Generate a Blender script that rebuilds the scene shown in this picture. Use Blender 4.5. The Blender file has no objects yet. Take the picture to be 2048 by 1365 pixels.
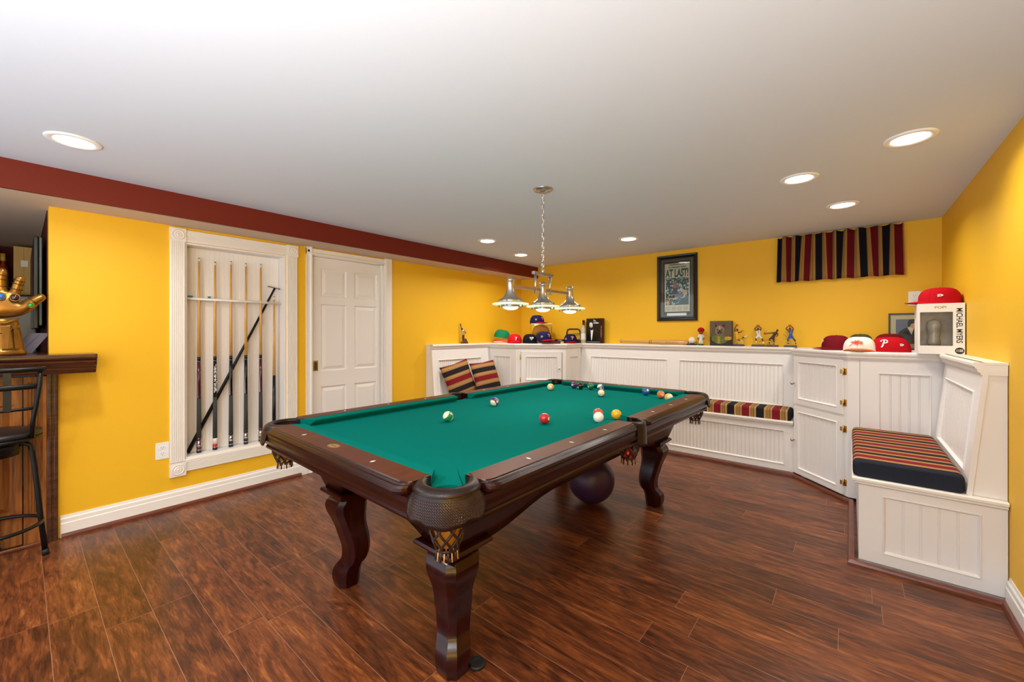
import bpy, bmesh, math, random
from mathutils import Vector, Matrix
random.seed(7)
PI = math.pi
SC = bpy.context.scene
COL = SC.collection

# ------------------------------------------------------------------ camera
cam = bpy.data.cameras.new('camera')
cam.sensor_width = 36.0
cam.lens = 36.0 * 816.0 / 2048.0
cam.shift_y = -18.5 / 2048.0
cam.clip_start = 0.05
co = bpy.data.objects.new('camera', cam)
co.location = (0, 0, 1.28)
co.rotation_euler = (PI / 2, 0, math.radians(39.64))
COL.objects.link(co)
SC.camera = co

# ------------------------------------------------------------------ world, light, exposure
SC.view_settings.view_transform = 'Standard'
SC.view_settings.look = 'None'
SC.view_settings.exposure = 0.27
SC.view_settings.gamma = 1.0
SC.view_settings.use_curve_mapping = False
w = bpy.data.worlds.new('world')
SC.world = w
w.use_nodes = True
bg = w.node_tree.nodes['Background']
bg.inputs[0].default_value = (0.86, 0.93, 1.0, 1)
bg.inputs[1].default_value = 1.75


def area_light(name, loc, rot, size, power, color=(1, 1, 1), shape='DISK', spread=PI, size_y=None):
    l = bpy.data.lights.new(name, 'AREA')
    l.shape = shape
    l.size = size
    if size_y:
        l.size_y = size_y
    l.energy = power
    l.color = color
    l.spread = spread
    o = bpy.data.objects.new(name, l)
    o.location = loc
    o.rotation_euler = rot
    COL.objects.link(o)
    return o


# the photographer's flash, bounced up off the ceiling behind the camera
area_light('bounce_flash_light', (-0.1, -1.0, 0.95), (PI, 0, 0), 1.5, 125, (1.0, 0.98, 0.95))

DOWNLIGHTS = [(-2.91, 0.169), (0.222, 2.723), (-0.238, 3.013), (-0.042, 3.845),
              (-1.705, 3.885), (-2.853, 3.051), (-3.06, 3.864)]
CEIL = 2.21
SOFF = 2.05
ZC = 1.132
for i, (x, y) in enumerate(DOWNLIGHTS):
    area_light('downlight_lamp', (x, y, CEIL - 0.012), (0, 0, 0), 0.13, (3.2, 1.3, 2.4, 2.2, 2.8, 3.0, 2.6)[i] * 2.6, (1.0, 0.96, 0.90), spread=math.radians(150))
# two more of the room's recessed lamps, behind the camera
for (x, y) in ((-1.6, -0.7), (-0.35, -0.25)):
    area_light('downlight_lamp', (x, y, CEIL - 0.012), (0, 0, 0), 0.13, 13.0, (1.0, 0.95, 0.87), spread=math.radians(150))


# ------------------------------------------------------------------ materials
def lin(c):
    c = c / 255.0
    return c / 12.92 if c <= 0.04045 else ((c + 0.055) / 1.055) ** 2.4


def rgb(r, g, b):
    return (lin(r), lin(g), lin(b), 1)


MATS = {}


def mat(name, col, rough=0.5, metal=0.0, spec=0.5, coat=0.0, bump=None, emis=None, estr=0.0, trans=0.0, noise=None, sheen=0.0):
    """bump=(scale,strength) ; noise=(scale,amount) mild colour variation"""
    if name in MATS:
        return MATS[name]
    m = bpy.data.materials.new(name)
    m.use_nodes = True
    nt = m.node_tree
    b = nt.nodes['Principled BSDF']
    b.inputs['Base Color'].default_value = col
    b.inputs['Roughness'].default_value = rough
    b.inputs['Metallic'].default_value = metal
    b.inputs['Specular IOR Level'].default_value = spec
    b.inputs['Coat Weight'].default_value = coat
    b.inputs['Coat Roughness'].default_value = 0.12
    b.inputs['Transmission Weight'].default_value = trans
    b.inputs['Sheen Weight'].default_value = sheen
    if emis:
        b.inputs['Emission Color'].default_value = emis
        b.inputs['Emission Strength'].default_value = estr
    tc = None
    if bump or noise:
        tc = nt.nodes.new('ShaderNodeTexCoord')
    if bump:
        n = nt.nodes.new('ShaderNodeTexNoise')
        n.inputs['Scale'].default_value = bump[0]
        n.inputs['Detail'].default_value = 3
        nt.links.new(tc.outputs['Object'], n.inputs['Vector'])
        bp = nt.nodes.new('ShaderNodeBump')
        bp.inputs['Strength'].default_value = bump[1]
        bp.inputs['Distance'].default_value = 0.002
        nt.links.new(n.outputs['Fac'], bp.inputs['Height'])
        nt.links.new(bp.outputs['Normal'], b.inputs['Normal'])
    if noise:
        n = nt.nodes.new('ShaderNodeTexNoise')
        n.inputs['Scale'].default_value = noise[0]
        n.inputs['Detail'].default_value = 4
        nt.links.new(tc.outputs['Object'], n.inputs['Vector'])
        mx = nt.nodes.new('ShaderNodeMixRGB')
        mx.blend_type = 'MULTIPLY'
        mx.inputs[0].default_value = noise[1]
        mx.inputs[1].default_value = col
        cr = nt.nodes.new('ShaderNodeValToRGB')
        cr.color_ramp.elements[0].position = 0.35
        cr.color_ramp.elements[0].color = (0.35, 0.35, 0.35, 1)
        cr.color_ramp.elements[1].position = 0.65
        nt.links.new(n.outputs['Fac'], cr.inputs['Fac'])
        nt.links.new(cr.outputs['Color'], mx.inputs[2])
        nt.links.new(mx.outputs[0], b.inputs['Base Color'])
    MATS[name] = m
    return m


def wood_mat(name, dark, light, rough=0.35, scale=(1, 14, 14), coat=0.0, dist=1.5, base_scale=2.0, spec=0.5):
    m = bpy.data.materials.new(name)
    m.use_nodes = True
    nt = m.node_tree
    N = nt.nodes
    b = N['Principled BSDF']
    tc = N.new('ShaderNodeTexCoord')
    mp = N.new('ShaderNodeMapping')
    mp.inputs['Scale'].default_value = scale
    nt.links.new(tc.outputs['Object'], mp.inputs['Vector'])
    n = N.new('ShaderNodeTexNoise')
    n.inputs['Scale'].default_value = base_scale
    n.inputs['Detail'].default_value = 8
    n.inputs['Roughness'].default_value = 0.6
    n.inputs['Distortion'].default_value = dist
    nt.links.new(mp.outputs['Vector'], n.inputs['Vector'])
    cr = N.new('ShaderNodeValToRGB')
    cr.color_ramp.elements[0].position = 0.3
    cr.color_ramp.elements[0].color = dark
    cr.color_ramp.elements[1].position = 0.7
    cr.color_ramp.elements[1].color = light
    nt.links.new(n.outputs['Fac'], cr.inputs['Fac'])
    nt.links.new(cr.outputs['Color'], b.inputs['Base Color'])
    b.inputs['Roughness'].default_value = rough
    b.inputs['Specular IOR Level'].default_value = spec
    b.inputs['Coat Weight'].default_value = coat
    b.inputs['Coat Roughness'].default_value = 0.15
    MATS[name] = m
    return m


def floor_mat():
    m = bpy.data.materials.new('laminate_floor')
    m.use_nodes = True
    nt = m.node_tree
    N = nt.nodes
    L = nt.links.new
    b = N['Principled BSDF']
    tc = N.new('ShaderNodeTexCoord')
    mp0 = N.new('ShaderNodeMapping')
    mp0.inputs['Location'].default_value = (0.30, 0.075, 0)
    L(tc.outputs['Object'], mp0.inputs['Vector'])
    br = N.new('ShaderNodeTexBrick')
    br.offset = 0.0
    br.offset_frequency = 2
    br.inputs['Scale'].default_value = 1.0
    br.inputs['Brick Width'].default_value = 1.21
    br.inputs['Row Height'].default_value = 0.155
    br.inputs['Mortar Size'].default_value = 0.0009
    br.inputs['Mortar Smooth'].default_value = 0.0
    br.inputs['Bias'].default_value = 0.0
    br.inputs['Color1'].default_value = (0, 0, 0, 1)
    br.inputs['Color2'].default_value = (1, 1, 1, 1)
    br.inputs['Mortar'].default_value = (0.5, 0.5, 0.5, 1)
    # every row of planks starts at its own point
    sx0 = N.new('ShaderNodeSeparateXYZ')
    L(mp0.outputs['Vector'], sx0.inputs[0])
    def mth(op, a, bb=None, c=None):
        n_ = N.new('ShaderNodeMath')
        n_.operation = op
        for q, val in enumerate((a, bb, c)):
            if val is None:
                continue
            if isinstance(val, (int, float)):
                n_.inputs[q].default_value = val
            else:
                L(val, n_.inputs[q])
        return n_.outputs[0]
    row = mth('FLOOR', mth('DIVIDE', sx0.outputs[1], 0.155))
    rnd = mth('FRACT', mth('MULTIPLY', mth('SINE', mth('MULTIPLY', row, 12.9898)), 43.7585))
    cx0 = N.new('ShaderNodeCombineXYZ')
    L(mth('MULTIPLY_ADD', rnd, 1.21, sx0.outputs[0]), cx0.inputs[0])
    L(sx0.outputs[1], cx0.inputs[1])
    L(cx0.outputs[0], br.inputs['Vector'])
    # shift the grain from plank to plank
    sh = N.new('ShaderNodeVectorMath')
    sh.operation = 'MULTIPLY'
    sh.inputs[1].default_value = (17.0, 9.0, 5.0)
    L(br.outputs['Color'], sh.inputs[0])
    ad = N.new('ShaderNodeVectorMath')
    ad.operation = 'ADD'
    L(tc.outputs['Object'], ad.inputs[0])
    L(sh.outputs[0], ad.inputs[1])
    # broad figure
    mp = N.new('ShaderNodeMapping')
    mp.inputs['Scale'].default_value = (1.9, 9, 1)
    L(ad.outputs[0], mp.inputs['Vector'])
    n1 = N.new('ShaderNodeTexNoise')
    n1.inputs['Scale'].default_value = 1.7
    n1.inputs['Detail'].default_value = 7
    n1.inputs['Roughness'].default_value = 0.55
    n1.inputs['Distortion'].default_value = 1.6
    L(mp.outputs['Vector'], n1.inputs['Vector'])
    # fine grain
    mp2 = N.new('ShaderNodeMapping')
    mp2.inputs['Scale'].default_value = (6, 60, 1)
    L(ad.outputs[0], mp2.inputs['Vector'])
    n2 = N.new('ShaderNodeTexNoise')
    n2.inputs['Scale'].default_value = 1.6
    n2.inputs['Detail'].default_value = 6
    n2.inputs['Roughness'].default_value = 0.65
    n2.inputs['Distortion'].default_value = 1.0
    L(mp2.outputs['Vector'], n2.inputs['Vector'])
    mx = N.new('ShaderNodeMath')
    mx.operation = 'MULTIPLY_ADD'
    L(n2.outputs['Fac'], mx.inputs[0])
    mx.inputs[1].default_value = 0.50
    m0 = N.new('ShaderNodeMath')
    m0.operation = 'MULTIPLY'
    L(n1.outputs['Fac'], m0.inputs[0])
    m0.inputs[1].default_value = 0.56
    L(m0.outputs[0], mx.inputs[2])
    # plank tone
    sep = N.new('ShaderNodeSeparateColor')
    L(br.outputs['Color'], sep.inputs[0])
    m1 = N.new('ShaderNodeMath')
    m1.operation = 'MULTIPLY_ADD'
    L(sep.outputs[0], m1.inputs[0])
    m1.inputs[1].default_value = 0.10
    L(mx.outputs[0], m1.inputs[2])
    cr = N.new('ShaderNodeValToRGB')
    e = cr.color_ramp.elements
    e[0].position = 0.40
    e[0].color = rgb(44, 19, 10)
    e[1].position = 0.82
    e[1].color = rgb(176, 108, 54)
    x = e.new(0.54)
    x.color = rgb(86, 44, 23)
    x = e.new(0.66)
    x.color = rgb(122, 66, 33)
    L(m1.outputs[0], cr.inputs['Fac'])
    mc = N.new('ShaderNodeMixRGB')
    L(br.outputs['Fac'], mc.inputs[0])
    L(cr.outputs['Color'], mc.inputs[1])
    mc.inputs[2].default_value = rgb(150, 110, 85)  # seams coloured light to stand in for glints on the plank edges
    L(mc.outputs[0], b.inputs['Base Color'])
    b.inputs['Roughness'].default_value = 0.33
    b.inputs['Specular IOR Level'].default_value = 0.42
    bp = N.new('ShaderNodeBump')
    bp.inputs['Strength'].default_value = 0.12
    bp.inputs['Distance'].default_value = 0.0015
    L(n2.outputs['Fac'], bp.inputs['Height'])
    L(bp.outputs['Normal'], b.inputs['Normal'])
    MATS['laminate_floor'] = m
    return m


def stripe_mat(name, period, rough=0.9, order=None, bumpy=True):
    """stripes read from UV.x in metres"""
    m = bpy.data.materials.new(name)
    m.use_nodes = True
    nt = m.node_tree
    N = nt.nodes
    L = nt.links.new
    b = N['Principled BSDF']
    uv = N.new('ShaderNodeUVMap')
    sp = N.new('ShaderNodeSeparateXYZ')
    L(uv.outputs[0], sp.inputs[0])
    dv = N.new('ShaderNodeMath')
    dv.operation = 'DIVIDE'
    L(sp.outputs[0], dv.inputs[0])
    dv.inputs[1].default_value = period
    fr = N.new('ShaderNodeMath')
    fr.operation = 'FRACT'
    L(dv.outputs[0], fr.inputs[0])
    cr = N.new('ShaderNodeValToRGB')
    cr.color_ramp.interpolation = 'CONSTANT'
    RED, BLK, TAN, LT = rgb(122, 24, 32), rgb(30, 28, 34), rgb(158, 118, 66), rgb(205, 178, 120)
    seq = order or [(0.0, RED), (0.26, LT), (0.275, TAN), (0.325, BLK), (0.335, TAN), (0.39, BLK), (0.40, TAN), (0.45, LT), (0.465, TAN), (0.485, BLK),
                    (0.74, TAN), (0.76, LT), (0.78, TAN), (0.84, BLK), (0.85, TAN), (0.92, BLK), (0.93, TAN), (0.985, LT)]
    e = cr.color_ramp.elements
    e[0].position, e[0].color = seq[0]
    e[1].position, e[1].color = seq[-1]
    for p, c in seq[1:-1]:
        x = e.new(p)
        x.color = c
    L(fr.outputs[0], cr.inputs['Fac'])
    L(cr.outputs['Color'], b.inputs['Base Color'])
    b.inputs['Roughness'].default_value = rough
    b.inputs['Specular IOR Level'].default_value = 0.2
    MATS[name] = m
    return m


M = lambda k: MATS[k]
mat('yellow_wall', rgb(238, 185, 36), 0.55, bump=(180, 0.15), spec=0.35)
mat('white_ceiling', rgb(208, 215, 228), 0.85, bump=(60, 0.1), spec=0.2)
mat('soffit_paint', rgb(206, 186, 166), 0.8, spec=0.2)
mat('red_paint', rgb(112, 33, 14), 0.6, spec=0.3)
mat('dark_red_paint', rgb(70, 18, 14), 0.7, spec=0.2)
mat('white_paint', rgb(238, 234, 230), 0.38, spec=0.4)
mat('trim_white', rgb(239, 234, 227), 0.40, spec=0.4)
mat('bar_ceiling', rgb(150, 146, 148), 0.85)
floor_mat()
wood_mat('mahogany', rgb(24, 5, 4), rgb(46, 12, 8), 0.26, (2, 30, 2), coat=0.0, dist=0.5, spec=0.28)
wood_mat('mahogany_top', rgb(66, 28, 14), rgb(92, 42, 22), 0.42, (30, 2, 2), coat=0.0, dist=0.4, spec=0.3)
wood_mat('mahogany_leg', rgb(26, 4, 5), rgb(50, 9, 9), 0.20, (20, 20, 1.5), coat=0.0, dist=0.4, spec=0.35)
wood_mat('oak_bar', rgb(70, 34, 12), rgb(176, 106, 44), 0.4, (10, 10, 1.0), coat=0.1, dist=1.2)
wood_mat('oak_bar_top', rgb(44, 22, 14), rgb(96, 54, 32), 0.25, (20, 1.5, 20), coat=0.3, dist=0.8)
wood_mat('shoe_wood', rgb(84, 38, 24), rgb(122, 62, 42), 0.3, (4, 4, 30), coat=0.1)
wood_mat('maple', rgb(196, 140, 62), rgb(232, 182, 96), 0.25, (40, 40, 2), coat=0.4)
wood_mat('ash_bat', rgb(178, 128, 66), rgb(216, 170, 104), 0.3, (2, 60, 60), coat=0.3)
wood_mat('cabinet_maple', rgb(196, 158, 86), rgb(214, 178, 104), 0.5, (10, 10, 1))
mat('felt', rgb(0, 110, 100), 0.97, spec=0.03, bump=(900, 0.2))
mat('leather', rgb(30, 16, 13), 0.33, spec=0.35, bump=(300, 0.3))
mat('net_leather', rgb(40, 22, 18), 0.45)
mat('net_edge', rgb(208, 150, 84), 0.6)
mat('net_liner', rgb(178, 122, 40), 0.4)
mat('pearl', rgb(235, 235, 232), 0.25)
mat('gold_print', rgb(172, 142, 82), 0.35, metal=0.5)
mat('nickel', rgb(196, 188, 180), 0.28, metal=1.0)
mat('chrome', rgb(210, 208, 205), 0.12, metal=1.0)
mat('brass', rgb(214, 176, 84), 0.22, metal=1.0)
mat('dark_brass', rgb(120, 96, 48), 0.3, metal=0.9)
mat('black_metal', rgb(16, 15, 16), 0.38, spec=0.3)
mat('black_vinyl', rgb(26, 25, 26), 0.45)
mat('black_plastic', rgb(16, 16, 17), 0.3)
mat('black_paint', rgb(12, 11, 12), 0.25, spec=0.5)
mat('cue_wrap', rgb(60, 62, 60), 0.8, noise=(900, 0.4))
mat('maroon_wood', rgb(82, 18, 26), 0.2, coat=0.4)
mat('red_gloss', rgb(196, 20, 28), 0.2, coat=0.4)
mat('clear_white', rgb(225, 215, 200), 0.2)
mat('chalk_teal', rgb(60, 130, 120), 0.9)
mat('lamp_disc', rgb(255, 255, 255), 0.5, emis=(1, 0.97, 0.92, 1), estr=9.0)
mat('bulb_glow', rgb(255, 255, 255), 0.5, emis=(1, 0.93, 0.82, 1), estr=26.0)
mat('frosted_glass', rgb(225, 240, 205), 0.35, spec=0.6, emis=(0.92, 1.0, 0.70, 1), estr=0.45)
mat('outlet_white', rgb(240, 240, 240), 0.35)
mat('slot_dark', rgb(60, 58, 55), 0.6)
mat('red_cloth', rgb(178, 10, 24), 0.85, spec=0.15)
mat('red_cloth_bright', rgb(205, 22, 34), 0.85, spec=0.15)
mat('maroon_cloth', rgb(108, 14, 26), 0.85, spec=0.15)
mat('navy_cloth', rgb(28, 26, 72), 0.85, spec=0.15)
mat('black_cloth', rgb(22, 21, 26), 0.9, spec=0.15)
mat('navy_cushion', rgb(40, 44, 56), 0.9, spec=0.15)
mat('green_cloth', rgb(24, 128, 86), 0.8, spec=0.2)
mat('camo_green', rgb(66, 82, 48), 0.9, noise=(60, 0.7))
mat('white_cloth', rgb(238, 232, 220), 0.85, spec=0.15)
mat('orange_cloth', rgb(214, 92, 30), 0.85, spec=0.15)
mat('orange_paper', rgb(226, 128, 62), 0.7)
mat('logo_white', rgb(245, 243, 240), 0.6)
mat('logo_red', rgb(214, 30, 60), 0.6)
mat('logo_orange', rgb(222, 98, 50), 0.6)
mat('logo_gold', rgb(150, 130, 60), 0.6)
mat('ink_black', rgb(20, 18, 20), 0.6)
mat('paper', rgb(206, 198, 172), 0.6)
mat('paper_white', rgb(238, 238, 236), 0.5)
mat('ink_green', rgb(36, 74, 70), 0.6)
mat('mat_dark', rgb(46, 44, 38), 0.7)
mat('mat_cream', rgb(198, 182, 146), 0.8)
mat('print_sky', rgb(96, 100, 120), 0.5)
mat('skin_light', rgb(205, 150, 112), 0.6)
mat('skin_dark', rgb(86, 48, 28), 0.45)
mat('skin_mid', rgb(150, 84, 50), 0.45)
mat('jersey_yellow', rgb(232, 172, 34), 0.5)
mat('jersey_white', rgb(226, 230, 226), 0.5)
mat('jersey_blue', rgb(34, 84, 178), 0.5)
mat('jersey_purple', rgb(58, 34, 62), 0.5)
mat('jersey_teal', rgb(38, 140, 160), 0.5)
mat('basketball', rgb(186, 82, 34), 0.6)
mat('basketball_tan', rgb(206, 124, 42), 0.6)
mat('figure_base', rgb(74, 46, 42), 0.35)
mat('figure_base_grey', rgb(84, 84, 90), 0.5)
mat('figure_base_purple', rgb(70, 46, 92), 0.5)
mat('bronze', rgb(84, 52, 40), 0.35, metal=0.6)
mat('silver_paint', rgb(176, 160, 156), 0.3, metal=0.7)
mat('grass_green', rgb(50, 110, 40), 0.8)
mat('purple_vinyl', rgb(58, 32, 62), 0.38, spec=0.45)
mat('rubber', rgb(16, 15, 15), 0.6)
mat('gold_armour', rgb(158, 112, 46), 0.30, metal=0.75, noise=(14, 0.45))
mat('gold_dark', rgb(92, 62, 24), 0.4, metal=0.7)
mat('gem_blue', rgb(40, 110, 180), 0.08, coat=0.6)
mat('gem_dark', rgb(40, 20, 40), 0.08, coat=0.6)
mat('gem_green', rgb(30, 150, 60), 0.1, coat=0.6)
mat('whiskey', rgb(150, 50, 14), 0.1, coat=0.4)
mat('dark_glass', rgb(48, 16, 20), 0.08, coat=0.6)
mat('wine_glass', rgb(196, 190, 160), 0.1, coat=0.5)
mat('orange_cap', rgb(206, 84, 34), 0.4)
mat('yellow_cap', rgb(206, 160, 54), 0.4)
mat('steel_fridge', rgb(120, 122, 120), 0.4, metal=0.3)
mat('blue_grey', rgb(96, 98, 124), 0.5)
mat('taupe', rgb(140, 118, 114), 0.7)
mat('tv_black', rgb(18, 22, 20), 0.3)
mat('tv_edge', rgb(74, 86, 82), 0.35)
mat('dark_red_book', rgb(92, 14, 18), 0.5)
mat('dark_leather_case', rgb(62, 20, 16), 0.4)
mat('insert_glare', rgb(225, 225, 228), 0.15, coat=0.8, noise=(9, 0.75))  # pale mottled colour stands in for glare on the clear window
mat('acrylic', rgb(235, 225, 205), 0.05, trans=0.0)
mat('blush', rgb(232, 200, 150), 0.5)


def glass_mat(name, tint, alpha):
    m = bpy.data.materials.new(name)
    m.use_nodes = True
    nt = m.node_tree
    out = nt.nodes['Material Output']
    nt.nodes.remove(nt.nodes['Principled BSDF'])
    tr = nt.nodes.new('ShaderNodeBsdfTransparent')
    tr.inputs[0].default_value = tint
    gl = nt.nodes.new('ShaderNodeBsdfGlossy')
    gl.inputs['Roughness'].default_value = 0.03
    fr = nt.nodes.new('ShaderNodeFresnel')
    fr.inputs[0].default_value = 1.45
    ml = nt.nodes.new('ShaderNodeMath')
    ml.operation = 'MULTIPLY'
    ml.inputs[1].default_value = alpha
    nt.links.new(fr.outputs[0], ml.inputs[0])
    mx = nt.nodes.new('ShaderNodeMixShader')
    nt.links.new(ml.outputs[0], mx.inputs[0])
    nt.links.new(tr.outputs[0], mx.inputs[1])
    nt.links.new(gl.outputs[0], mx.inputs[2])
    nt.links.new(mx.outputs[0], out.inputs[0])
    MATS[name] = m


glass_mat('clear_glass', (0.96, 0.97, 0.96, 1), 0.9)
glass_mat('clear_plastic', (0.93, 0.92, 0.88, 1), 1.2)
stripe_mat('stripe_cushion', 0.245)
R_, B_, T_, L_ = rgb(122, 24, 32), rgb(34, 29, 30), rgb(160, 118, 70), rgb(190, 150, 98)
stripe_mat('stripe_seat', 0.178, order=[(0.0, R_), (0.34, T_), (0.46, L_), (0.49, T_), (0.52, B_), (0.82, T_), (0.95, L_), (0.97, T_)])
stripe_mat('stripe_pillow', 0.21, order=[(0.0, R_), (0.14, T_), (0.25, L_), (0.27, T_), (0.34, B_), (0.62, T_), (0.74, L_), (0.76, T_), (0.85, R_)])
stripe_mat('stripe_curtain', 0.205, order=[(0.0, rgb(96, 10, 22)), (0.30, rgb(150, 112, 58)), (0.35, rgb(60, 40, 30)), (0.36, rgb(150, 112, 58)), (0.42, rgb(60, 40, 30)), (0.43, rgb(150, 112, 58)), (0.50, rgb(14, 13, 24)), (0.80, rgb(150, 112, 58)), (0.86, rgb(60, 40, 30)), (0.87, rgb(150, 112, 58)), (0.93, rgb(60, 40, 30)), (0.94, rgb(150, 112, 58))])


def leather_weave():
    m = bpy.data.materials.new('leather_weave')
    m.use_nodes = True
    nt = m.node_tree
    N = nt.nodes
    L = nt.links.new
    b = N['Principled BSDF']
    b.inputs['Base Color'].default_value = rgb(44, 25, 22)
    b.inputs['Roughness'].default_value = 0.3
    uv = N.new('ShaderNodeUVMap')
    br = N.new('ShaderNodeTexBrick')
    br.inputs['Scale'].default_value = 1.0
    br.inputs['Brick Width'].default_value = 0.011
    br.inputs['Row Height'].default_value = 0.0052
    br.inputs['Mortar Size'].default_value = 0.0010
    br.inputs['Mortar Smooth'].default_value = 1.0
    mp = N.new('ShaderNodeMapping')
    mp.inputs['Rotation'].default_value = (0, 0, math.radians(45))
    L(uv.outputs[0], mp.inputs['Vector'])
    L(mp.outputs[0], br.inputs['Vector'])
    iv = N.new('ShaderNodeMath')
    iv.operation = 'SUBTRACT'
    iv.inputs[0].default_value = 1.0
    L(br.outputs['Fac'], iv.inputs[1])
    bp = N.new('ShaderNodeBump')
    bp.inputs['Strength'].default_value = 1.0
    bp.inputs['Distance'].default_value = 0.004
    L(iv.outputs[0], bp.inputs['Height'])
    L(bp.outputs['Normal'], b.inputs['Normal'])
    MATS['leather_weave'] = m


leather_weave()


def crowd_mat():
    m = bpy.data.materials.new('newsprint_photo')
    m.use_nodes = True
    nt = m.node_tree
    N = nt.nodes
    L = nt.links.new
    b = N['Principled BSDF']
    tc = N.new('ShaderNodeTexCoord')
    n = N.new('ShaderNodeTexVoronoi')
    n.inputs['Scale'].default_value = 85
    L(tc.outputs['Object'], n.inputs['Vector'])
    n2 = N.new('ShaderNodeTexNoise')
    n2.inputs['Scale'].default_value = 60
    n2.inputs['Detail'].default_value = 3
    L(tc.outputs['Object'], n2.inputs['Vector'])
    cr = N.new('ShaderNodeValToRGB')
    cr.color_ramp.elements[0].position = 0.42
    cr.color_ramp.elements[0].color = rgb(22, 34, 36)
    cr.color_ramp.elements[1].position = 0.64
    cr.color_ramp.elements[1].color = rgb(190, 205, 195)
    x = cr.color_ramp.elements.new(0.52)
    x.color = rgb(66, 96, 92)
    L(n2.outputs['Fac'], cr.inputs['Fac'])
    mx = N.new('ShaderNodeMixRGB')
    mx.blend_type = 'OVERLAY'
    mx.inputs[0].default_value = 0.5
    L(cr.outputs['Color'], mx.inputs[1])
    L(n.outputs['Distance'], mx.inputs[2])
    L(mx.outputs[0], b.inputs['Base Color'])
    b.inputs['Roughness'].default_value = 0.6
    MATS['newsprint_photo'] = m


crowd_mat()


# ------------------------------------------------------------------ mesh builder
class MB:
    def __init__(self):
        self.bm = bmesh.new()
        self.slots = []
        self.T = Matrix.Identity(4)
        self.uv = {}

    def slot(self, m):
        if m not in self.slots:
            self.slots.append(m)
        return self.slots.index(m)

    def v(self, co):
        return self.bm.verts.new(self.T @ Vector(co))

    def f(self, vs, m, smooth=False):
        try:
            fc = self.bm.faces.new(vs)
        except ValueError:
            return None
        fc.material_index = self.slot(m)
        fc.smooth = smooth
        return fc

    def box(self, a, b, m):
        x0, y0, z0 = a
        x1, y1, z1 = b
        c = [(x0, y0, z0), (x1, y0, z0), (x1, y1, z0), (x0, y1, z0), (x0, y0, z1), (x1, y0, z1), (x1, y1, z1), (x0, y1, z1)]
        v = [self.v(p) for p in c]
        for q in ((0, 3, 2, 1), (4, 5, 6, 7), (0, 1, 5, 4), (1, 2, 6, 5), (2, 3, 7, 6), (3, 0, 4, 7)):
            self.f([v[i] for i in q], m)
        return self

    def prism(self, pts, vec, m, cap_m=None, smooth=False):
        """pts: list of 3d points of a polygon, extruded by vec"""
        vec = Vector(vec)
        a = [self.v(p) for p in pts]
        b = [self.v(Vector(p) + vec) for p in pts]
        n = len(pts)
        for i in range(n):
            self.f([a[i], a[(i + 1) % n], b[(i + 1) % n], b[i]], m, smooth)
        self.f(a[::-1], cap_m or m)
        self.f(b, cap_m or m)
        return self

    def rings(self, rings, m, closed=True, cap=True, smooth=True, loop=False):
        """rings: list of lists of points or of (pts, mat)"""
        prev = None
        first = None
        vr = []
        for r in rings:
            vr.append([self.v(p) for p in r])
        n = len(vr[0])
        k = len(vr)
        for j in range(k if loop else k - 1):
            A = vr[j]
            B = vr[(j + 1) % k]
            mm = m[j] if isinstance(m, list) else m
            for i in range(n if closed else n - 1):
                self.f([A[i], A[(i + 1) % n], B[(i + 1) % n], B[i]], mm, smooth)
        if cap and closed and not loop:
            self.f(vr[0][::-1], m[0] if isinstance(m, list) else m)
            self.f(vr[-1], m[-1] if isinstance(m, list) else m)
        return vr

    def lathe(self, prof, m, c=(0, 0, 0), seg=24, axis='z', cap=True, smooth=True, a0=0, a1=2 * PI):
        rings = []
        full = abs(a1 - a0 - 2 * PI) < 1e-6
        ns = seg if full else seg + 1
        for r, z in prof:
            ring = []
            for i in range(ns):
                t = a0 + (a1 - a0) * i / seg
                x, y = r * math.cos(t), r * math.sin(t)
                if axis == 'z':
                    p = (c[0] + x, c[1] + y, c[2] + z)
                elif axis == 'x':
                    p = (c[0] + z, c[1] + x, c[2] + y)
                else:
                    p = (c[0] + y, c[1] + z, c[2] + x)
                ring.append(p)
            rings.append(ring)
        self.rings(rings, m, closed=full, cap=cap, smooth=smooth)
        return self

    def tube(self, pts, r, m, seg=8, closed=False, smooth=True, flat=1.0, up=None):
        P = [Vector(p) for p in pts]
        n = len(P)
        rings = []
        prevn = None
        for i in range(n):
            if closed:
                t = (P[(i + 1) % n] - P[i - 1])
            else:
                t = P[min(i + 1, n - 1)] - P[max(i - 1, 0)]
            t.normalize()
            if up is not None:
                u = Vector(up)
            elif prevn is None:
                u = Vector((0, 0, 1)) if abs(t.z) < 0.9 else Vector((1, 0, 0))
            else:
                u = prevn
            a = (u - t * u.dot(t)).normalized()
            prevn = a
            b = t.cross(a)
            rr = r[i] if isinstance(r, (list, tuple)) else r
            rings.append([P[i] + a * (rr * flat * math.cos(2 * PI * k / seg)) + b * (rr * math.sin(2 * PI * k / seg)) for k in range(seg)])
        self.rings(rings, m, cap=not closed, smooth=smooth, loop=closed)
        return self

    def sphere(self, c, r, m, seg=16, rings=10, sc=(1, 1, 1)):
        prof = []
        c = Vector(c)
        top = self.v(c + Vector((0, 0, r * sc[2])))
        bot = self.v(c - Vector((0, 0, r * sc[2])))
        vr = []
        for j in range(1, rings):
            ph = PI * j / rings
            vr.append([self.v(c + Vector((r * sc[0] * math.sin(ph) * math.cos(2 * PI * i / seg), r * sc[1] * math.sin(ph) * math.sin(2 * PI * i / seg), r * sc[2] * math.cos(ph)))) for i in range(seg)])
        for i in range(seg):
            self.f([top, vr[0][i], vr[0][(i + 1) % seg]], m, True)
            self.f([bot, vr[-1][(i + 1) % seg], vr[-1][i]], m, True)
            for j in range(len(vr) - 1):
                self.f([vr[j][i], vr[j + 1][i], vr[j + 1][(i + 1) % seg], vr[j][(i + 1) % seg]], m, True)
        return self

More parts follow.
